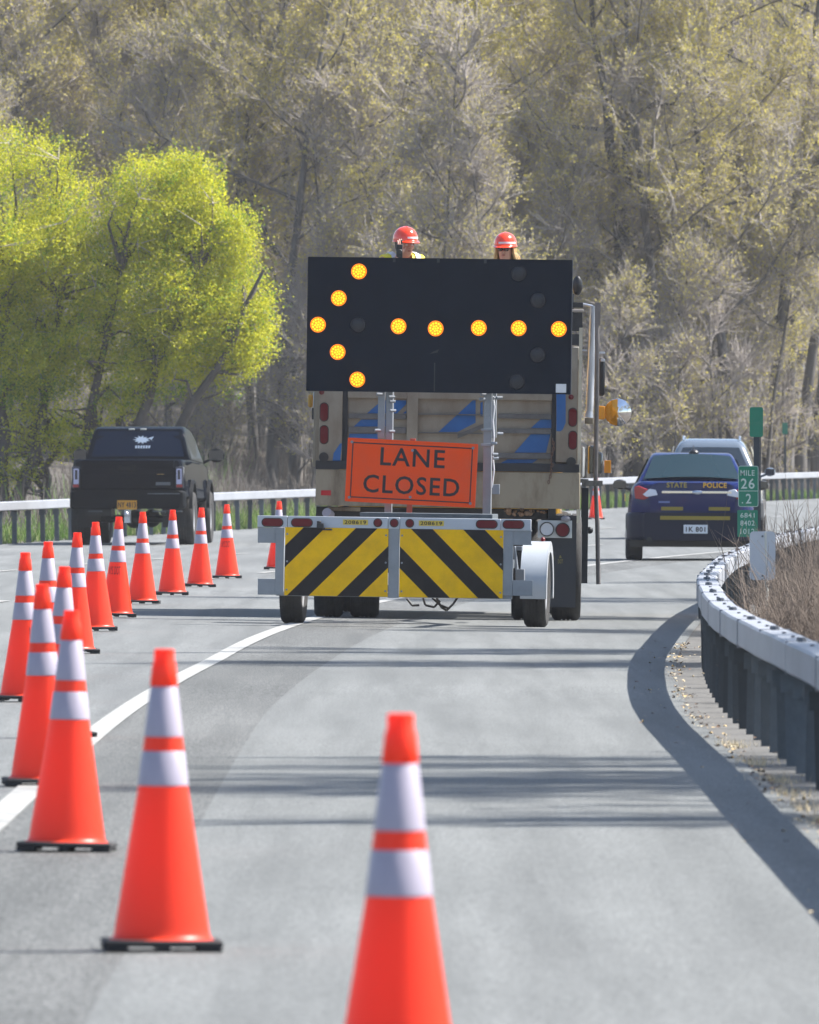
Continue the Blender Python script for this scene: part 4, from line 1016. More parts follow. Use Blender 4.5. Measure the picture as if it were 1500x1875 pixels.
# decal: jagged white splash with a strip of wavy marks
g = MB(); cx_, cz_ = 0.06, 1.80; rr = random.Random(6); pts = []
for i in range(22):
    t = 2 * math.pi * i / 22; r_ = (1.0 if i % 2 else .62) * rr.uniform(.8, 1.1); pts.append((cx_ + .15 * r_ * math.cos(t), cz_ + .075 * r_ * math.sin(t)))
def on_glass(x, z): return (x, 1.90 + (z - 1.50) / .43 * .20 - .045, z)
g.add([on_glass(*p_) for p_ in pts] + [on_glass(cx_, cz_)], [(i, (i + 1) % 22, 22) for i in range(22)])
for i in range(6): x = cx_ - .11 + i * .045; g.add([on_glass(x, cz_ - .145), on_glass(x + .03, cz_ - .150), on_glass(x + .038, cz_ - .105), on_glass(x + .008, cz_ - .098)], [(0, 1, 2, 3)])
g.add([on_glass(cx_ + .12, cz_ + .03), on_glass(cx_ + .21, cz_ + .055), on_glass(cx_ + .17, cz_ + .0), on_glass(cx_ + .20, cz_ - .03)], [(0, 1, 2), (0, 2, 3)])
g.build('window_decal', mat('decal_white', (.42, .50, .60), .5), rwn, smooth=0, fix=False)
g = MB()
for x in (-.12, .08): g.box(x - .05, x + .05, 2.05, 2.11, 1.965, 1.99)
g.build('cargo_lamp', mat('lamp_pale', (.55, .55, .5), .3), kc, bevel=.008)
b = MB(); b.loft([[(-.80, y, .95), (.80, y, .95), (.80, y, 1.455), (-.80, y, 1.455)] for y in (-.02, .03)]); tgp = b.build('tailgate', M_blk, pk, bevel=.018)
g = MB(); g.box(-.80, .80, -.032, -.02, 1.22, 1.30); g.build('tailgate_crease', M_blk, tgp, bevel=.006)
g = MB(); g.box(-.16, .14, -.035, -.018, 1.26, 1.36); g.build('handle', M_blktrim, tgp, bevel=.01)
g = MB(); g.box(.48, .73, -.026, -.02, 1.02, 1.075); g.build('badge', mat('dull_badge', (.10, .11, .13), .3, .6), tgp, bevel=.003)
g = MB(); g.box(.50, .62, -.026, -.02, 1.205, 1.212); g.build('badge', mat('gold_badge', (.40, .26, .08), .3, .6), tgp)
for s in (-1, 1):
    g = MB(); g.box(min(s * .82, s * .955), max(s * .82, s * .955), -.03, .12, .97, 1.34); tl = g.build('tail_light', mat('smoked_lens', (.03, .03, .045), .1, coat=1.), pk, bevel=.015)
    g = MB(); g.box(min(s * .835, s * .925), max(s * .835, s * .925), -.038, -.02, 1.04, 1.12); g.box(min(s * .835, s * .855), max(s * .835, s * .855), -.038, -.02, 1.12, 1.30); g.box(min(s * .90, s * .925), max(s * .90, s * .925), -.038, -.02, 1.12, 1.30); g.box(min(s * .855, s * .9), max(s * .855, s * .9), -.038, -.02, 1.28, 1.305)
    g.build('reversing_lens', mat('pale_lens', (.42, .42, .60), .2, coat=.6), tl)
    g = MB(); g.box(min(s * .835, s * .935), max(s * .835, s * .935), -.038, -.02, .985, 1.035); g.build('red_lens', M_tl, tl)
b = MB(); b.loft([rrect_ring(y, w_, .62, .93, .05, .05) for y, w_ in ((-.16, .90), (-.13, .95), (-.05, .985), (.12, .99))]); bpk = b.build('bumper', M_blktrim, pk, smooth=35, bevel=.008)
g = MB(); g.box(.35, .9, -.168, -.158, .87, .885); g.build('bumper_trim', M_galvd, bpk)
g = MB(); g.box(-.165, .17, -.172, -.16, .61, .765)
g.text('NY 4813', -.15, .155, .64, .735, -.1735, 1, .03); g.build('licence_plate', [mat('plate_gold', (.55, .25, .012), .5), M_ink], bpk, smooth=0, fix=False)
g = MB(); g.cyl((.0, -.26, .55), (.0, -.05, .55), .035); g.ball((0, -.26, .53), .045, n=12); g.box(-.05, .05, -.12, .1, .38, .60); g.build('tow_hitch', mat('hitch_steel', (.5, .52, .58), .3, .7), pk)
for x in (-.55, .55, .82): 
    g = MB(); g.box(x - .12, x + .12, -.13, -.09, .565, .59); g.build('step_pad', M_galvd, bpk, bevel=.006)
for y in (1.25, 4.65):
    for s in (-1, 1): tyre_wheel(pk, s * .885, y, .455, .33, .255, side=s)
for s in (-1, 1):
    for y0 in (1.25, 4.65):
        g = MB(); rings = []
        for i in range(19):
            a_ = R(180 * i / 18); xs = s * .985
            rings.append([(xs, y0 + .52 * math.cos(a_), .62 + .50 * math.sin(a_)), (xs + s * .055, y0 + .50 * math.cos(a_), .62 + .48 * math.sin(a_)), (xs + s * .055, y0 + .46 * math.cos(a_), .62 + .44 * math.sin(a_)), (xs, y0 + .46 * math.cos(a_), .62 + .44 * math.sin(a_))])
        g.loft(rings); g.build('wheel_arch', M_blktrim, pk, smooth=40)
mirror(pk, 1.20, 3.75, 1.53, .15, .12, M_blktrim); mirror(pk, -1.16, 3.75, 1.53, .13, .12, M_blktrim)
g = MB()
for y in (1.25, 4.65): g.cyl((-.8, y, .44), (.8, y, .44), .06); g.ball((0, y, .44), .16, n=14)
g.box(-.5, -.4, .1, 5.5, .62, .74); g.box(.4, .5, .1, 5.5, .62, .74); g.cyl((.6, .0, .55), (.6, 3.0, .55), .04); g.box(-.75, -.3, .25, .9, .5, .72)
g.build('chassis', M_black, pk)
for s in (-1, 1):
    g = MB(); g.box(s * .72 - .19, s * .72 + .19, .72, .735, .30, .80); g.build('mud_flap', M_rubber, pk)

# ------------------------------------------------------------------ small roadside signs
M_green = mat('sign_green', (.004, .19, .115), .45, var=.05, scale=6); M_sw = mat('sign_legend', (.48, .60, .56), .5)
M_postg = mat('dark_green_post', (.035, .05, .065), .5, .3); M_alub = mat('bare_aluminium_back', (.50, .53, .58), .5, .35, var=.05, scale=5)
MY = 163.0; X0 = pxw(1371, MY); q = MY / FPX; rz0 = ground_z(pxw(1386, MY), MY)
ms = empty('mile_marker', (X0, MY, rz0), label='green mile marker reading MILE 26 .2 on a dark post behind the guardrail', cat='road sign')
def L2(px_, py_): return pxw(px_, MY) - X0, pyz(py_, MY) - rz0
g = MB(); a0, z1 = L2(1352, 853); a1, z0 = L2(1389, 928); g.rrect(a0, a1, z0, z1, .022, 0, .003, 1); g.rrect(a0 + .006, a1 - .006, z0 + .006, z1 - .006, .018, -.0015, 0, 0)
_, zd = L2(0, 899); g.box(a0 + .006, a1 - .006, -.0025, -.0015, zd - .003, zd + .003, 1)
for t, xa, xb, ya, yb in (('MILE', 1356, 1382, 861, 871), ('26', 1357, 1382, 876, 895), ('2', 1366, 1376, 904, 922), ('.', 1358.5, 1361, 919, 922)):
    p0, zz1 = L2(xa, ya); p1, zz0 = L2(xb, yb); g.text(t, p0, p1, zz0, zz1, -.0025, 1, .012)
g.build('mile_plate', [M_green, M_sw], ms, smooth=0, fix=False)
g = MB(); a0, z1 = L2(1350.5, 934); a1, z0 = L2(1388, 983); g.rrect(a0, a1, z0, z1, .01, 0, .003, 0)
for t, ya, yb in (('6841', 939, 948), ('8402', 953, 962.5), ('1012', 968, 978)):
    p0, zz1 = L2(1356, ya); p1, zz0 = L2(1382, yb); g.text(t, p0, p1, zz0, zz1, -.0015, 1, .012)
g.build('reference_plate', [M_green, M_sw], ms, smooth=0, fix=False)
g = MB(); a, z1 = L2(1386, 760); g.box(a - .032, a - .026, .012, .05, 0, z1); g.box(a + .026, a + .032, .012, .05, 0, z1); g.box(a - .026, a + .026, .012, .018, 0, z1); g.box(a + .034, a + .043, .008, .02, 0, z1)
g.build('post', M_postg, ms, smooth=0)
g = MB(); a0, z1 = L2(1373, 745.5); a1, z0 = L2(1397.5, 800); g.rrect(a0, a1, z0, z1, .02, -.002, .004, 0); g.build('delineator_plate', M_green, ms, smooth=0)
DY = 448.0; zg = ground_z(pxw(1439, DY), DY)
fs_ = empty('green_marker_post', (pxw(1438, DY), DY, zg), label='small far green plate on a thin post, upper right of the mile marker', cat='road sign')
g = MB(); q = DY / FPX; zt_ = pyz(774, DY) - zg; g.rrect(-5.3 * q, 4.7 * q, zt_ - 21 * q, zt_, .015, 0, .004); g.build('plate', M_green, fs_, smooth=0)
g = MB(); g.box(-.03, .03, .006, .03, 0, zt_ - .1); g.build('post', M_postg, fs_, smooth=0)
BY = 108.0; zg = ground_z(pxw(1400, BY), BY)
bs = empty('small_blank_sign', (pxw(1396.5, BY), BY, zg), label='small blank grey sign with rounded corners on a thin pale post behind the near guardrail', cat='road sign')
q = BY / FPX; zc = pyz(1017.5, BY) - zg; g = MB(); g.rrect(-23.5 * q, 23.5 * q, zc - 44.5 * q, zc + 44.5 * q, .028, 0, .003, 0, 6); g.build('plate', M_alub, bs, smooth=0)
g = MB()
for z in (zc + .135, zc - .14): g.cyl((0, 0, z), (0, -.006, z), .007, n=10)
g.build('bolts', M_galvd, bs)
g = MB(); g.tube([(.02, .008, zc + .16), (.03, .012, zc - .17), (.035, .012, 0)], .012, 8); g.build('post', mat('pale_rod', (.55, .55, .5), .5, .2), bs)
# ------------------------------------------------------------------ trees
M_bark = mat('grey_bark', (.08, .072, .066), .9, scale=3, alt=(.17, .155, .142), stretch=(1, 1, .25), thr=(.35, .7))
M_barkd = mat('dark_bark', (.05, .043, .04), .9, scale=3, alt=(.14, .12, .105), stretch=(1, 1, .25))
M_twig = mat('twig', (.29, .255, .235), .85, scale=.6, alt=(.44, .395, .365))
M_bud = [mat('bud_olive', (.56, .50, .12), .7, trans=.5), mat('bud_gold', (.68, .60, .14), .7, trans=.5), mat('bud_tan', (.52, .45, .25), .7, trans=.45), mat('bud_yellow', (.58, .52, .07), .7, trans=.35)]
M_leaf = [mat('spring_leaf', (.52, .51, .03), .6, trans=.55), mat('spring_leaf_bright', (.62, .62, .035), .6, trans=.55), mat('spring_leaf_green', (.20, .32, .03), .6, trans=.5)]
def prisms(P0, P1, R0, R1, n):
    P0 = np.asarray(P0, float); P1 = np.asarray(P1, float); R0 = np.asarray(R0, float)[:, None]; R1 = np.asarray(R1, float)[:, None]
    d = P1 - P0; d /= np.maximum(np.linalg.norm(d, axis=1, keepdims=True), 1e-6)
    ref = np.where(np.abs(d[:, 2:3]) < .9, np.array([[0, 0, 1.]]), np.array([[1., 0, 0]])); u = np.cross(d, ref); u /= np.linalg.norm(u, axis=1, keepdims=True); v = np.cross(d, u)
    V = []
    for P_, R_ in ((P0, R0), (P1, R1)):
        for k in range(n): a = 2 * math.pi * k / n; V.append(P_ + u * R_ * math.cos(a) + v * R_ * math.sin(a))
    V = np.stack(V, 1); N = len(P0); base = (np.arange(N) * 2 * n)[:, None]
    Q = np.concatenate([base + np.array([[k, (k + 1) % n, n + (k + 1) % n, n + k]]) for k in range(n)], 0)
    return V.reshape(-1, 3), Q
def cards(rng, P_, size, aspect=1.6, down=None):
    N = len(P_); a = rng.normal(size=(N, 3)); a /= np.linalg.norm(a, axis=1, keepdims=True)
    if down is not None: a = a * (1 - down) + np.array([[0, 0, -down]]); a /= np.linalg.norm(a, axis=1, keepdims=True)
    c = rng.normal(size=(N, 3)); b = np.cross(a, c); b /= np.linalg.norm(b, axis=1, keepdims=True)
    s = (size * rng.uniform(.6, 1.4, N))[:, None]
    V = np.stack([P_ - a * s * aspect * .5, P_ + b * s * .5, P_ + a * s * aspect * .5, P_ - b * s * .5], 1).reshape(-1, 3)
    return V, np.arange(N * 4).reshape(-1, 4)
def joined(parts):
    V = []; Q = []; M = []; o = 0
    for v, q, m in parts: V.append(v); Q.append(q + o); M.append(np.full(len(q), m)); o += len(v)
    return np.concatenate(V), np.concatenate(Q), np.concatenate(M)
def bare_tree(seed, H, spread, r0, nl=16, first=.3, up=.9, buds=1., budm=(0, 1, 2, 3), budw=(.4, .3, .25, .05), lean=(0, 0), fork=False, bark=None, twigk=8, twr=.0075, kf=1., low_dead=0, name='bare_tree'):
    rng = np.random.default_rng(seed); S0 = []; S1 = []; A0 = []; A1 = []
    def pline(p, d, L, n, wob, upb, r, r_end, ex):
        pts = [np.array(p, float)]; d = np.array(d, float); d /= np.linalg.norm(d); rs = [r]
        for i in range(n):
            d = d + rng.normal(size=3) * wob + np.array([0, 0, upb]); d /= np.linalg.norm(d); pts.append(pts[-1] + d * L / n); rs.append(r + (r_end - r) * ((i + 1) / n) ** ex)
        return pts, rs
    trunks = []
    t_, r_ = pline((0, 0, -.2), (lean[0], lean[1], 1), H * (.95 if not fork else .45), 12, .05, .03, r0, r0 * (.12 if not fork else .7), .8)
    trunks.append((t_, r_))
    if fork:
        for s in range(3):
            a = rng.uniform(0, 2 * math.pi); t2, r2 = pline(t_[-1], (math.cos(a) * .5 + lean[0], math.sin(a) * .5 + lean[1], 1), H * .52, 9, .07, .05, r0 * .6, r0 * .08, .8); trunks.append((t2, r2))
    LI = []
    for pts, rs in trunks:
        for i in range(len(pts) - 1): S0.append((pts[i], pts[i + 1], rs[i], rs[i + 1]))
    for k in range(nl):
        pts, rs = trunks[k % len(trunks)] if fork and k % 4 else trunks[0]
        if fork and k % 4: pts, rs = trunks[1 + k % 3]
        t = first + (1 - first) * (k + rng.uniform(0, 1)) / nl; t = min(t, .97) * (len(pts) - 1); i = int(t); f = t - i
        p = pts[i] * (1 - f) + pts[i + 1] * f; r = (rs[i] * (1 - f) + rs[i + 1] * f) * rng.uniform(.35, .6); a = k * 2.4 + rng.uniform(-.5, .5)
        tt = (p[2] / H); L = spread * (1.15 - .75 * max(0, (tt - .35) / .65)) * rng.uniform(.75, 1.15)
        lp, lr = pline(p, (math.cos(a), math.sin(a), rng.uniform(.35, 1.0) * up), L, 6, .16, .10 * up, max(r, .03), .014, .8); LI.append((lp, lr, L))
        for j in range(6): S0.append((lp[j], lp[j + 1], lr[j], lr[j + 1]))
    BR = []
    for lp, lr, L in LI:
        for j in range(int(9 * kf)):
            t = rng.uniform(.15, 1) * 6; i = min(5, int(t)); f = t - i; p = lp[i] * (1 - f) + lp[i + 1] * f; dd = lp[i + 1] - lp[i]; dd /= np.linalg.norm(dd)
            d = dd * .8 + rng.normal(size=3) * .55 + np.array([0, 0, .25]); bp, br = pline(p, d, L * rng.uniform(.25, .5), 3, .2, .08, .018, .010, 1); BR.append((bp, br))
            for q in range(3): A0.append((bp[q], bp[q + 1], br[q], br[q + 1]))
    p0 = np.array([s[0] for s in A0]); p1 = np.array([s[1] for s in A0]); N = len(p0)
    def sprout(p0, p1, n, lo, hi, spread_, upb, r):
        idx = np.repeat(np.arange(len(p0)), n); t = rng.uniform(.1, 1, len(idx))[:, None]; p = p0[idx] * (1 - t) + p1[idx] * t; d = p1[idx] - p0[idx]; d /= np.linalg.norm(d, axis=1, keepdims=True)
        d = d + rng.normal(size=d.shape) * spread_ + np.array([[0, 0, upb]]); d /= np.linalg.norm(d, axis=1, keepdims=True)
        e = p + d * rng.uniform(lo, hi, len(idx))[:, None]; return p, e
    w0, w1 = sprout(p0, p1, 3, .5, 1.1, .55, .25, .01); x0, x1 = sprout(w0, w1, int(twigk * .5), .25, .6, .6, .2, .006)
    V1, Q1 = prisms([s[0] for s in S0], [s[1] for s in S0], [s[2] for s in S0], [s[3] for s in S0], 7)
    V2, Q2 = prisms(p0, p1, [s[2] for s in A0], [s[3] for s in A0], 4)
    V3, Q3 = prisms(w0, w1, np.full(len(w0), twr * 1.35), np.full(len(w0), twr), 3); V4, Q4 = prisms(x0, x1, np.full(len(x0), twr), np.full(len(x0), twr * .6), 3)
    parts = [(V2, Q2, 0), (V3, Q3, 0), (V4, Q4, 0)]
    if buds > 0:
        nb = int(len(x0) * buds * 10); ii = rng.integers(0, len(x0), nb); t = rng.uniform(.2, 1.05, nb)[:, None]; bp_ = x0[ii] * (1 - t) + x1[ii] * t + rng.normal(size=(nb, 3)) * .04
        # bud clumps: some parts of the crown are greener than others
        ph = np.sin(bp_[:, 0] * 1.1 + seed) + np.sin(bp_[:, 1] * .9 + 2 * seed) + np.sin(bp_[:, 2] * 1.3 + 3 * seed); keep = rng.uniform(-1.4, 2.2, nb) < ph * .9 + .7; bp_ = bp_[keep]
        mi = rng.choice(4, size=len(bp_), p=budw)
        for m in range(4):
            if (mi == m).any(): v, q = cards(rng, bp_[mi == m], .043); parts.append((v, q, 1 + m))
    V, Q, M = joined(parts)
    root = bpy.data.objects.new(name, None); COL.objects.link(root); root.empty_display_size = 1
    np_mesh('trunk', V1, Q1, [bark or M_bark], smooth=True, parent=root)
    np_mesh('crown', V, Q, [M_twig] + M_bud, mi=M, parent=root)
    return root
random.seed(11)
TPL = [bare_tree(1, 19, 4.4, .21, nl=20, first=.28),
       bare_tree(2, 21, 4.8, .24, nl=22, first=.32, budw=(.3, .35, .25, .1)),
       bare_tree(3, 17, 4.6, .18, nl=18, first=.25, fork=True, budw=(.25, .25, .45, .05)),
       bare_tree(4, 20, 4.2, .20, nl=20, first=.35, lean=(.14, 0), buds=1.0, budw=(.4, .25, .35, 0)),
       bare_tree(5, 18, 5.0, .19, nl=20, first=.22, buds=1.25, budw=(.35, .35, .15, .15))]
BIG = bare_tree(9, 20, 8.5, .36, nl=20, first=.22, fork=True, bark=M_barkd, up=.6, buds=.8, budw=(.4, .3, .2, .1))
POLE = bare_tree(14, 13, 1.7, .075, nl=14, first=.4, buds=.4, kf=.6, twigk=6, name='young_tree')
SAP = bare_tree(12, 7.5, 1.5, .045, nl=12, first=.12, buds=.4, kf=.7, twigk=6, name='sapling')
used = set()
def plant(tpl, X, Y, s, rz, label, cat, group, sink=0.):
    if id(tpl) in used: o = copy_tree(tpl)
    else: used.add(id(tpl)); o = tpl
    o.location = (X, Y, ground_z(X, Y) - sink); o.scale = (s, s, s); o.rotation_euler = (0, 0, rz)
    tag(o, label, cat, group); return o
WL = 'bare grey tree with sparse yellowish spring buds, deep in the wooded hillside'
NAMED = [  # px of the trunk, Y, template, scale, rotation, label
 (1163, 452, 'BIG', .95, .4, 'broad dark trunked tree whose thick stem shows right of the truck mirror'),
 (1300, 468, 'BIG', 1.05, 2.2, 'tall spreading bare tree behind the two parked cars'),
 (380, 450, 3, 1.0, 1.1, 'dark stemmed bare tree just right of the pickup roof'),
 (498, 447, 0, 1.0, 4.0, 'slim straight bare tree left of the arrow board'),
 (350, 462, 4, 1.0, .2, 'bare tree half covered by the right edge of the bright green tree'),
 (540, 456, 1, 1.0, 2.0, 'grey tree at the left edge of the arrow board'),
 (690, 458, 'BIG', 1.0, 3.4, 'large limbed bare tree rising behind the left helmet'),
 (905, 455, 4, 1.05, .9, 'golden budded tree rising behind the right helmet'),
 (1060, 462, 4, 1.0, 5.0, 'golden budded tree just beyond the right edge of the arrow board'),
 (1225, 450, 1, .9, 1.5, 'bare tree above the left part of the police car roof'),
 (1345, 450, 0, 1.0, .7, 'straight grey tree above the silver vehicle'),
 (1410, 455, 1, 1.0, 2.9, 'grey tree between the mile marker and the far green plate'),
 (1468, 474, 1, .95, 3.3, 'grey tree at the right edge of the photo'),
 (1120, 470, 1, 1.0, .1, 'grey tree seen through the gap above the convex mirror'),
 (60, 470, 1, 1.0, 1.9, 'bare tree showing above the left end of the bright green crown'),
 (200, 475, 2, 1.05, 4.4, 'bare forked tree showing in the notch between the bright green crowns'),
]
pos = []
for px_, Y, t, s, rz, lab in NAMED:
    tp = BIG if t == 'BIG' else TPL[t]; X = pxw(px_, Y); pos.append((X, Y)); plant(tp, X, Y, s, rz, lab, 'tree', 'named trees at the front of the wood')
rt = random.Random(21); cnt = 0
Y = 458
while Y < 640:
    hw = Y * 750 / FPX + 11
    x = -hw + rt.uniform(0, 3)
    while x < hw:
        X, YY = x + rt.uniform(-1, 1), Y + rt.uniform(-4, 4); x += rt.uniform(3.5, 5.2)
        if any((X - a) ** 2 + ((YY - c) * .5) ** 2 < 3.0 for a, c in pos): continue
        if X > rail_x(YY) - WID - 6: continue
        pos.append((X, YY)); cnt += 1
        plant(TPL[rt.randrange(5)], X, YY, rt.uniform(.85, 1.15), rt.uniform(0, 6.28), WL, 'tree', 'bare trees of the hillside wood', .1)
    Y += rt.uniform(9.5, 12.5)
for k in range(34):
    px_ = rt.uniform(-60, 1560); Y = rt.uniform(437, 452) if px_ < 1200 else rt.uniform(447, 458); X = pxw(px_, Y)
    plant(SAP, X, Y, rt.uniform(.5, 1.1), rt.uniform(0, 6.28), 'thin leafless sapling in the tangle along the foot of the wood', 'sapling', 'saplings along the foot of the wood', .05)
for k in range(46):
    px_ = rt.uniform(-60, 1560); Y = rt.uniform(440, 462) if px_ < 1200 else rt.uniform(449, 468); X = pxw(px_, Y)
    plant(POLE, X, Y, rt.uniform(.7, 1.15), rt.uniform(0, 6.28), 'slim grey young tree standing in the front rows of the wood', 'tree', 'slim young trees at the front of the wood', .05)
# trees on the right bank outside the picture: their bare limbs shade the road
for X, Y, t, s, rz in ((9.5, 74, 3, .8, .3), (10.5, 67.5, 4, .7, 1.9), (12.5, 80, 0, .8, 2.4), (9, 114, 3, .75, 1.2), (10.5, 124, 1, .75, 3.1), (11, 138, 0, .75, 4.4), (12, 152, 3, .75, 5.0), (13, 168, 1, .75, .9), (15, 190, 0, .75, 2.)):
    plant(TPL[t], X, Y, s, rz, 'bare tree on the bank right of the road whose limbs shade the asphalt', 'tree', 'bare trees on the right bank')
# ------------------------------------------------------------------ bright green spring trees beyond the left guardrail
GY = 332.0; gq = GY / FPX
def green_tree(trunk_px, base_y, ells, seed, label, n_cl, thin=0.):
    rng = np.random.default_rng(seed); X0 = pxw(trunk_px, GY); z0 = ground_z(X0, GY)
    root = empty('spring_tree', (X0, GY, z0 - .1), label=label, cat='tree')
    vol = np.array([e[2] * e[3] for e in ells], float); vol /= vol.sum(); C = []
    while len(C) < n_cl:
        e = ells[rng.choice(len(ells), p=vol)]; d = rng.normal(size=3); d /= np.linalg.norm(d); rr = rng.uniform(.12, 1) ** .42 * (1 + .11 * math.sin(d[0] * 7 + seed) * math.sin(d[2] * 8 + 1) + abs(rng.normal()) * .09)
        cx = (e[0] - trunk_px) * gq; cz = pyz(e[1], GY) - z0; depth = (e[2] + e[3]) * .5 * gq * .9
        p = np.array([cx + d[0] * e[2] * gq * rr, d[1] * depth * rr + (e[4] if len(e) > 4 else 0), cz + d[2] * e[3] * gq * rr])
        if p[2] < .5: continue
        # gaps
        if math.sin(p[0] * 2.1 + seed) + math.sin(p[1] * 1.7 + 1) + math.sin(p[2] * 2.4 + 2 * seed) < -1.25 + thin: continue
        C.append(p)
    C = np.array(C)
    # limbs from trunk to cluster anchors
    S = []; tpts = [np.array([0, 0, -.2])]; H = max(c[2] for c in C); ang = rng.uniform(0, 6)
    mx, mz = C[:, 0].mean(), C[:, 2].mean()
    stems = []
    for k in range(3):
        tgt = np.array([mx * (.5 + .6 * k) + rng.normal() * .5 - .3 + .4 * k, rng.normal() * .5, mz + H * .04]); n = 8; p = np.array([(k - 1) * .18, rng.normal() * .1, -.1]); pts = [p]
        for i in range(n):
            f = (i + 1) / n; pts.append(p * (1 - f) + tgt * f + np.array([math.sin(f * 3) * (.25 * (k - 1)), 0, 0]) + rng.normal(size=3) * .06 * (f < 1))
        rs = [.17 * (1 - .8 * i / n) for i in range(n + 1)]; stems.append((pts, rs))
        for i in range(n): S.append((pts[i], pts[i + 1], rs[i], rs[i + 1]))
    B = []
    anchors = C[rng.choice(len(C), 90, replace=False)]
    SP = np.array([p for pts, _ in stems for p in pts[3:]])
    for a in anchors:
        dist = np.linalg.norm(SP - a, axis=1) + (SP[:, 2] > a[2]) * 2; p = SP[dist.argmin()]; mid = (p + a) / 2 + rng.normal(size=3) * .15 + np.array([0, 0, .15])
        S.append((p, mid, .045, .028)); S.append((mid, a, .028, .010))
    MID = np.array([s[1] for s in S])
    idx = rng.choice(len(C), min(len(C), 700), replace=False)
    for c in C[idx]:
        dist = np.linalg.norm(MID - c, axis=1); p = MID[dist.argmin()]; B.append((p, c, .012, .005))
    V1, Q1 = prisms([s[0] for s in S], [s[1] for s in S], [s[2] for s in S], [s[3] for s in S], 7)
    np_mesh('trunk', V1, Q1, [M_barkd], smooth=True, parent=root)
    V2, Q2 = prisms([s[0] for s in B], [s[1] for s in B], [s[2] for s in B], [s[3] for s in B], 3)
    parts = [(V2, Q2, 0)]
    per = 44; ctr = np.repeat(C, per, 0); off = rng.normal(size=ctr.shape) * np.array([[.07, .09, .07]]) + rng.normal(size=(len(ctr), 1)) * np.repeat(np.stack([rng.normal(size=len(C)) * .07 + .10, rng.normal(size=len(C)) * .08, np.full(len(C), .10)], 1), per, 0); P_ = ctr + off
    # shoots droop a little; each clump leans to one of three leaf colours
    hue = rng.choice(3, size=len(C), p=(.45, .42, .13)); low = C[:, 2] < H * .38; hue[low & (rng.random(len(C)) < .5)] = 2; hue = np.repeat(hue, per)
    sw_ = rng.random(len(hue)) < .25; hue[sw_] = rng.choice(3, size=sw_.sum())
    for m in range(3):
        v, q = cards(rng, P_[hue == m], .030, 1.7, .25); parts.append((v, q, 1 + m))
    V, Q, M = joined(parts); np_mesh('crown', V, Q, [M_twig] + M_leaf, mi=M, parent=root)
green_tree(-6, 880, [(20, 400, 150, 175), (95, 520, 130, 150), (20, 600, 130, 130), (60, 670, 90, 70)], 3, 'bright yellow green leafing tree at the left edge of the photo, taller than its neighbour', 2900)
green_tree(170, 880, [(285, 370, 100, 95), (345, 350, 62, 70), (375, 470, 92, 110), (270, 520, 130, 120), (425, 590, 72, 112), (345, 610, 112, 95), (225, 680, 95, 62), (415, 430, 50, 60), (468, 585, 32, 50)], 5, 'broad bright yellow green leafing tree above and behind the black pickup', 3300)
green_tree(112, 880, [(70, 770, 70, 45), (140, 790, 60, 35), (30, 850, 45, 40), (215, 735, 45, 35)], 8, 'low thin green tree left of the pickup, under the two bright crowns', 260, .5)
# ------------------------------------------------------------------ brush behind the near guardrail
M_brush = mat('dry_brush', (.12, .092, .075), .9, scale=2, alt=(.23, .185, .15))
M_straw = mat('straw', (.50, .40, .24), .9, scale=3, alt=(.62, .52, .34))
def brush(seed, H):
    rng = np.random.default_rng(seed); p0 = []; p1 = []
    n = 150; base = np.stack([rng.normal(size=n) * .14, rng.normal(size=n) * .3, np.full(n, -.1)], 1); d = rng.normal(size=(n, 3)) * np.array([[.16, .2, .1]]) + np.array([[0, 0, 1]]); d /= np.linalg.norm(d, axis=1, keepdims=True)
    L = rng.uniform(.45, 1, n)[:, None] * H; m = base + d * L * .5; d2 = d + rng.normal(size=(n, 3)) * .2; e = m + d2 * L * .5
    A0 = np.concatenate([base, m]); A1 = np.concatenate([m, e]); ii = np.repeat(np.arange(len(A0)), 6); t = rng.uniform(.1, 1, len(ii))[:, None]; s0 = A0[ii] * (1 - t) + A1[ii] * t
    dd = (A1 - A0)[ii]; dd /= np.linalg.norm(dd, axis=1, keepdims=True); dd = dd + rng.normal(size=dd.shape) * .5; s1 = s0 + dd * rng.uniform(.08, .26, len(ii))[:, None]
    V1, Q1 = prisms(A0, A1, np.full(len(A0), .0045), np.full(len(A0), .003), 4); V2, Q2 = prisms(s0, s1, np.full(len(s0), .0022), np.full(len(s0), .0012), 3)
    V, Q, M = joined([(V1, Q1, 0), (V2, Q2, 0)])
    return np_mesh('leafless_shrub', V, Q, [M_brush], mi=M)
BR1, BR2 = brush(31, 1.0), brush(32, 1.15); used2 = set(); rb = random.Random(13)
spots = [(rb.uniform(1495, 1700), rb.uniform(86, 128)) for _ in range(34)] + [(1436, 128), (1448, 133), (1462, 136), (1478, 138), (1492, 132), (1442, 140), (1470, 128), (1490, 100), (1475, 118), (1468, 124), (1485, 110), (1505, 92)]
for px_, Y in spots:
    X = pxw(px_, Y)
    if X < rail_x(Y) + .75: continue
    t = BR1 if rb.random() < .5 else BR2
    o = t if id(t) not in used2 else t.copy()
    if id(t) in used2: COL.objects.link(o)
    used2.add(id(t)); o.location = (X, Y, ground_z(X, Y)); o.rotation_euler = (0, 0, rb.uniform(0, 6.28)); s = rb.uniform(.6, 1.0); o.scale = (s, s, s * rb.uniform(.8, 1.05))
    tag(o, 'leafless brown shrub in the thicket behind the near guardrail', 'shrub', 'leafless shrubs behind the near guardrail')
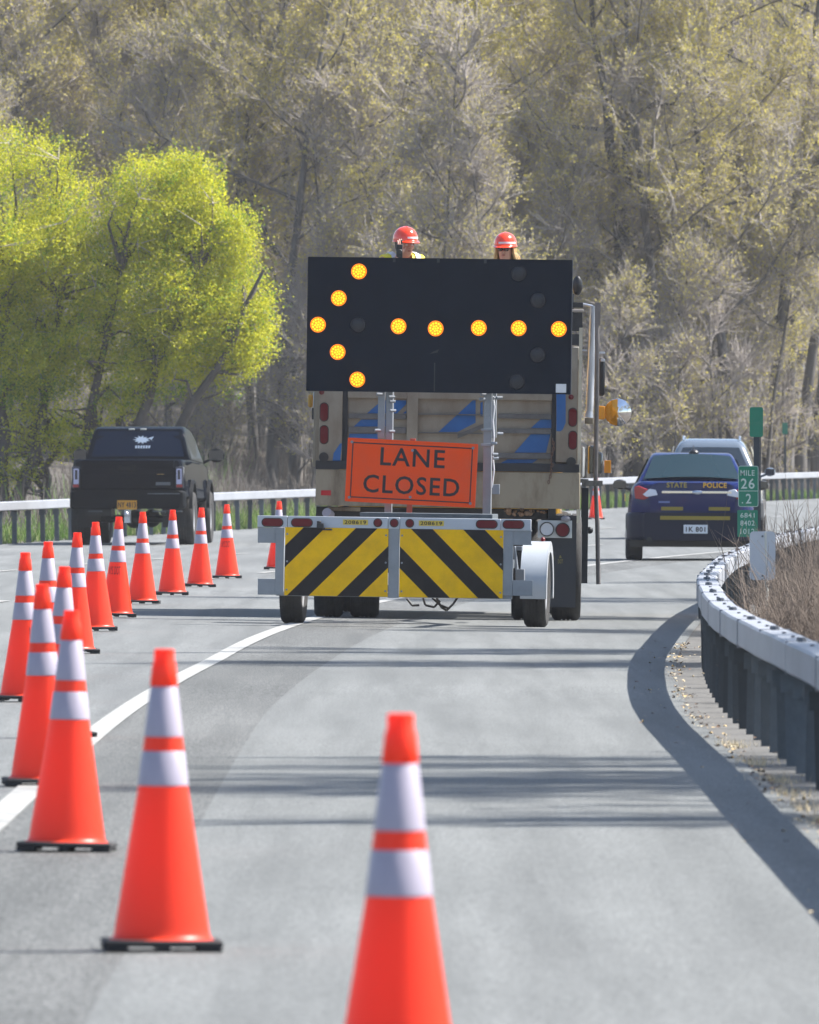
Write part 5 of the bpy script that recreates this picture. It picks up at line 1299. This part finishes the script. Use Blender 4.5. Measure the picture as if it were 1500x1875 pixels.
# pale weed stalk
g = MB(); X, Y = pxw(1450, 88), 88; zg = ground_z(X, Y); g.tube([(0, 0, -.05), (-.02, 0, .22), (-.06, .02, .42)], [.010, .007, .003], 6); g.tube([(-.02, 0, .2), (.05, 0, .30), (.09, 0, .42)], [.006, .004, .002], 6); g.tube([(0, 0, .1), (.12, 0, .16)], [.005, .002], 6)
o = g.build('weed_stalk', M_straw, None, loc=(X, Y, zg)); tag(o, 'pale forked dry weed stalk standing right of the small blank sign', 'weed')
# ------------------------------------------------------------------ grass, litter
M_grass = mat('spring_grass', (.10, .22, .03), .8, scale=.5, alt=(.26, .24, .10), trans=.3)
rng = np.random.default_rng(77)
def tufts(name, n, fx, h0, h1, wd, m, kind='stuff'):
    P_ = np.array([fx() for _ in range(n)]); h = rng.uniform(h0, h1, n)[:, None]; d = rng.normal(size=(n, 3)) * .35; d[:, 2] = 1; a = rng.uniform(0, 6.28, n); u = np.stack([np.cos(a), np.sin(a), a * 0], 1) * wd
    V = np.stack([P_ - u, P_ + u, P_ + u * .2 + d * h, P_ - u * .2 + d * h], 1).reshape(-1, 3); o = np_mesh(name, V, np.arange(n * 4).reshape(-1, 4), m if isinstance(m, list) else [m]); tag(o, kind=kind); return o
def fx():
    Y = rng.uniform(250, 440); u = -WID - .5 - abs(rng.normal()) * 5; X = rail_x(Y) + u; return (X, Y, ground_z(X, Y) - .02)
tag(tufts('grass', 42000, fx, .08, .34, .012, M_grass), 'short green spring grass behind the far guardrail', 'grass')
M_under = [mat('undergrowth_grey', (.11, .095, .085), .9, scale=.8, alt=(.21, .19, .165)), mat('undergrowth_brown', (.085, .068, .055), .9), mat('undergrowth_green', (.16, .27, .06), .8, trans=.3)]
def under():
    n = 80000; Y = rng.uniform(275, 480, n); u = -WID - 1.2 - rng.random(n) ** .8 * 45; P_ = np.array([(rail_x(y) + a, y, ground_z(rail_x(y) + a, y) - .05) for y, a in zip(Y, u)])
    cl = np.sin(P_[:, 0] * .8) + np.sin(P_[:, 1] * .11 + 1) + rng.normal(size=n) * .6; h = rng.uniform(.15, 1.0, n) * (.45 + .35 * np.clip(cl, -1, 2)); h = np.clip(h * (1 + .03 * (-WID - u)), .1, 2.4)[:, None]
    d = rng.normal(size=(n, 3)) * .3; d[:, 2] = 1; P1 = P_ + d * h; w_ = rng.uniform(.006, .012, n); v, q = prisms(P_, P1, w_, w_ * .4, 3)
    mi = rng.choice(2, size=n, p=(.6, .4)); g_ = (np.sin(P_[:, 0] * .9 + 1) + np.sin(P_[:, 1] * .17) > 1.1) & (rng.random(n) < .7); mi[g_] = 2; mi = np.tile(mi, 3)
    tag(np_mesh('undergrowth', v, q, M_under, mi=mi), 'low tangled grey brown undergrowth along the foot of the wood', 'undergrowth', kind='stuff')
under()
def fx2():
    Y = rng.uniform(55, 135); u = .5 + abs(rng.normal()) * 1.0; X = rail_x(Y) + u; return (X, Y, ground_z(X, Y) - .01)
tag(tufts('dry_grass', 9000, fx2, .04, .22, .004, M_straw), 'straw coloured dead grass behind the near guardrail', 'grass')
def leaves(name, n, m, label):
    Y = 45 + (rng.random(n) ** 1.2) * 85; u = -.15 + rng.normal(size=n) * .035; far = rng.random(n) < .22; u = np.where(far, rng.uniform(-.5, .25, n), u)
    den = np.sin(Y * 1.9) + np.sin(Y * .7 + 2) + rng.normal(size=n) * .7 > -.2; Y = Y[den]; u = u[den]
    P_ = np.array([(rail_x(y) + a, y, gz(rail_x(y) + a, y) + .010) for y, a in zip(Y, u)]); v, q = cards(rng, P_, .022, 1.5); v[:, 2] = np.repeat(P_[:, 2], 4) + np.abs(v[:, 2] - np.repeat(P_[:, 2], 4)) * .9 - .003
    mi = rng.integers(0, len(m), len(q)); tag(np_mesh(name, v, q, m, mi=mi), label, 'leaf litter', kind='stuff')
leaves('leaf_litter', 1700, [mat('litter_tan', (.48, .35, .17), .9), mat('litter_brown', (.14, .09, .06), .9), mat('litter_dark', (.06, .05, .045), .9), mat('litter_straw', (.50, .42, .28), .9)], 'dry leaves and grit gathered in the gutter below the guardrail')
def fx3():
    Y = rng.choice([64, 66.5, 69, 72, 76, 59, 81]) + rng.normal() * .4; u = -.1 + rng.normal() * .05; X = rail_x(Y) + u; return (X, Y, gz(X, Y) - .005)
tag(tufts('gutter_grass', 700, fx3, .01, .05, .0018, M_straw), 'tufts of dry grass growing along the gutter', 'grass')

# ------------------------------------------------------------------ haze
hz = MB(); hz.box(-900, 900, -60, 1900, -8, 260); ho = hz.build('haze', [], None, smooth=0); tag(ho, 'thin warm air haze over the whole valley', 'haze', kind='stuff')
hm = bpy.data.materials.new('haze'); hm.use_nodes = True; hm.node_tree.nodes.remove(hm.node_tree.nodes['Principled BSDF']); pv = hm.node_tree.nodes.new('ShaderNodeVolumePrincipled')
pv.inputs['Color'].default_value = (.93, .95, 1, 1); pv.inputs['Density'].default_value = .00012; pv.inputs['Anisotropy'].default_value = 0.
hm.node_tree.links.new(pv.outputs[0], hm.node_tree.nodes['Material Output'].inputs['Volume']); ho.data.materials.append(hm)
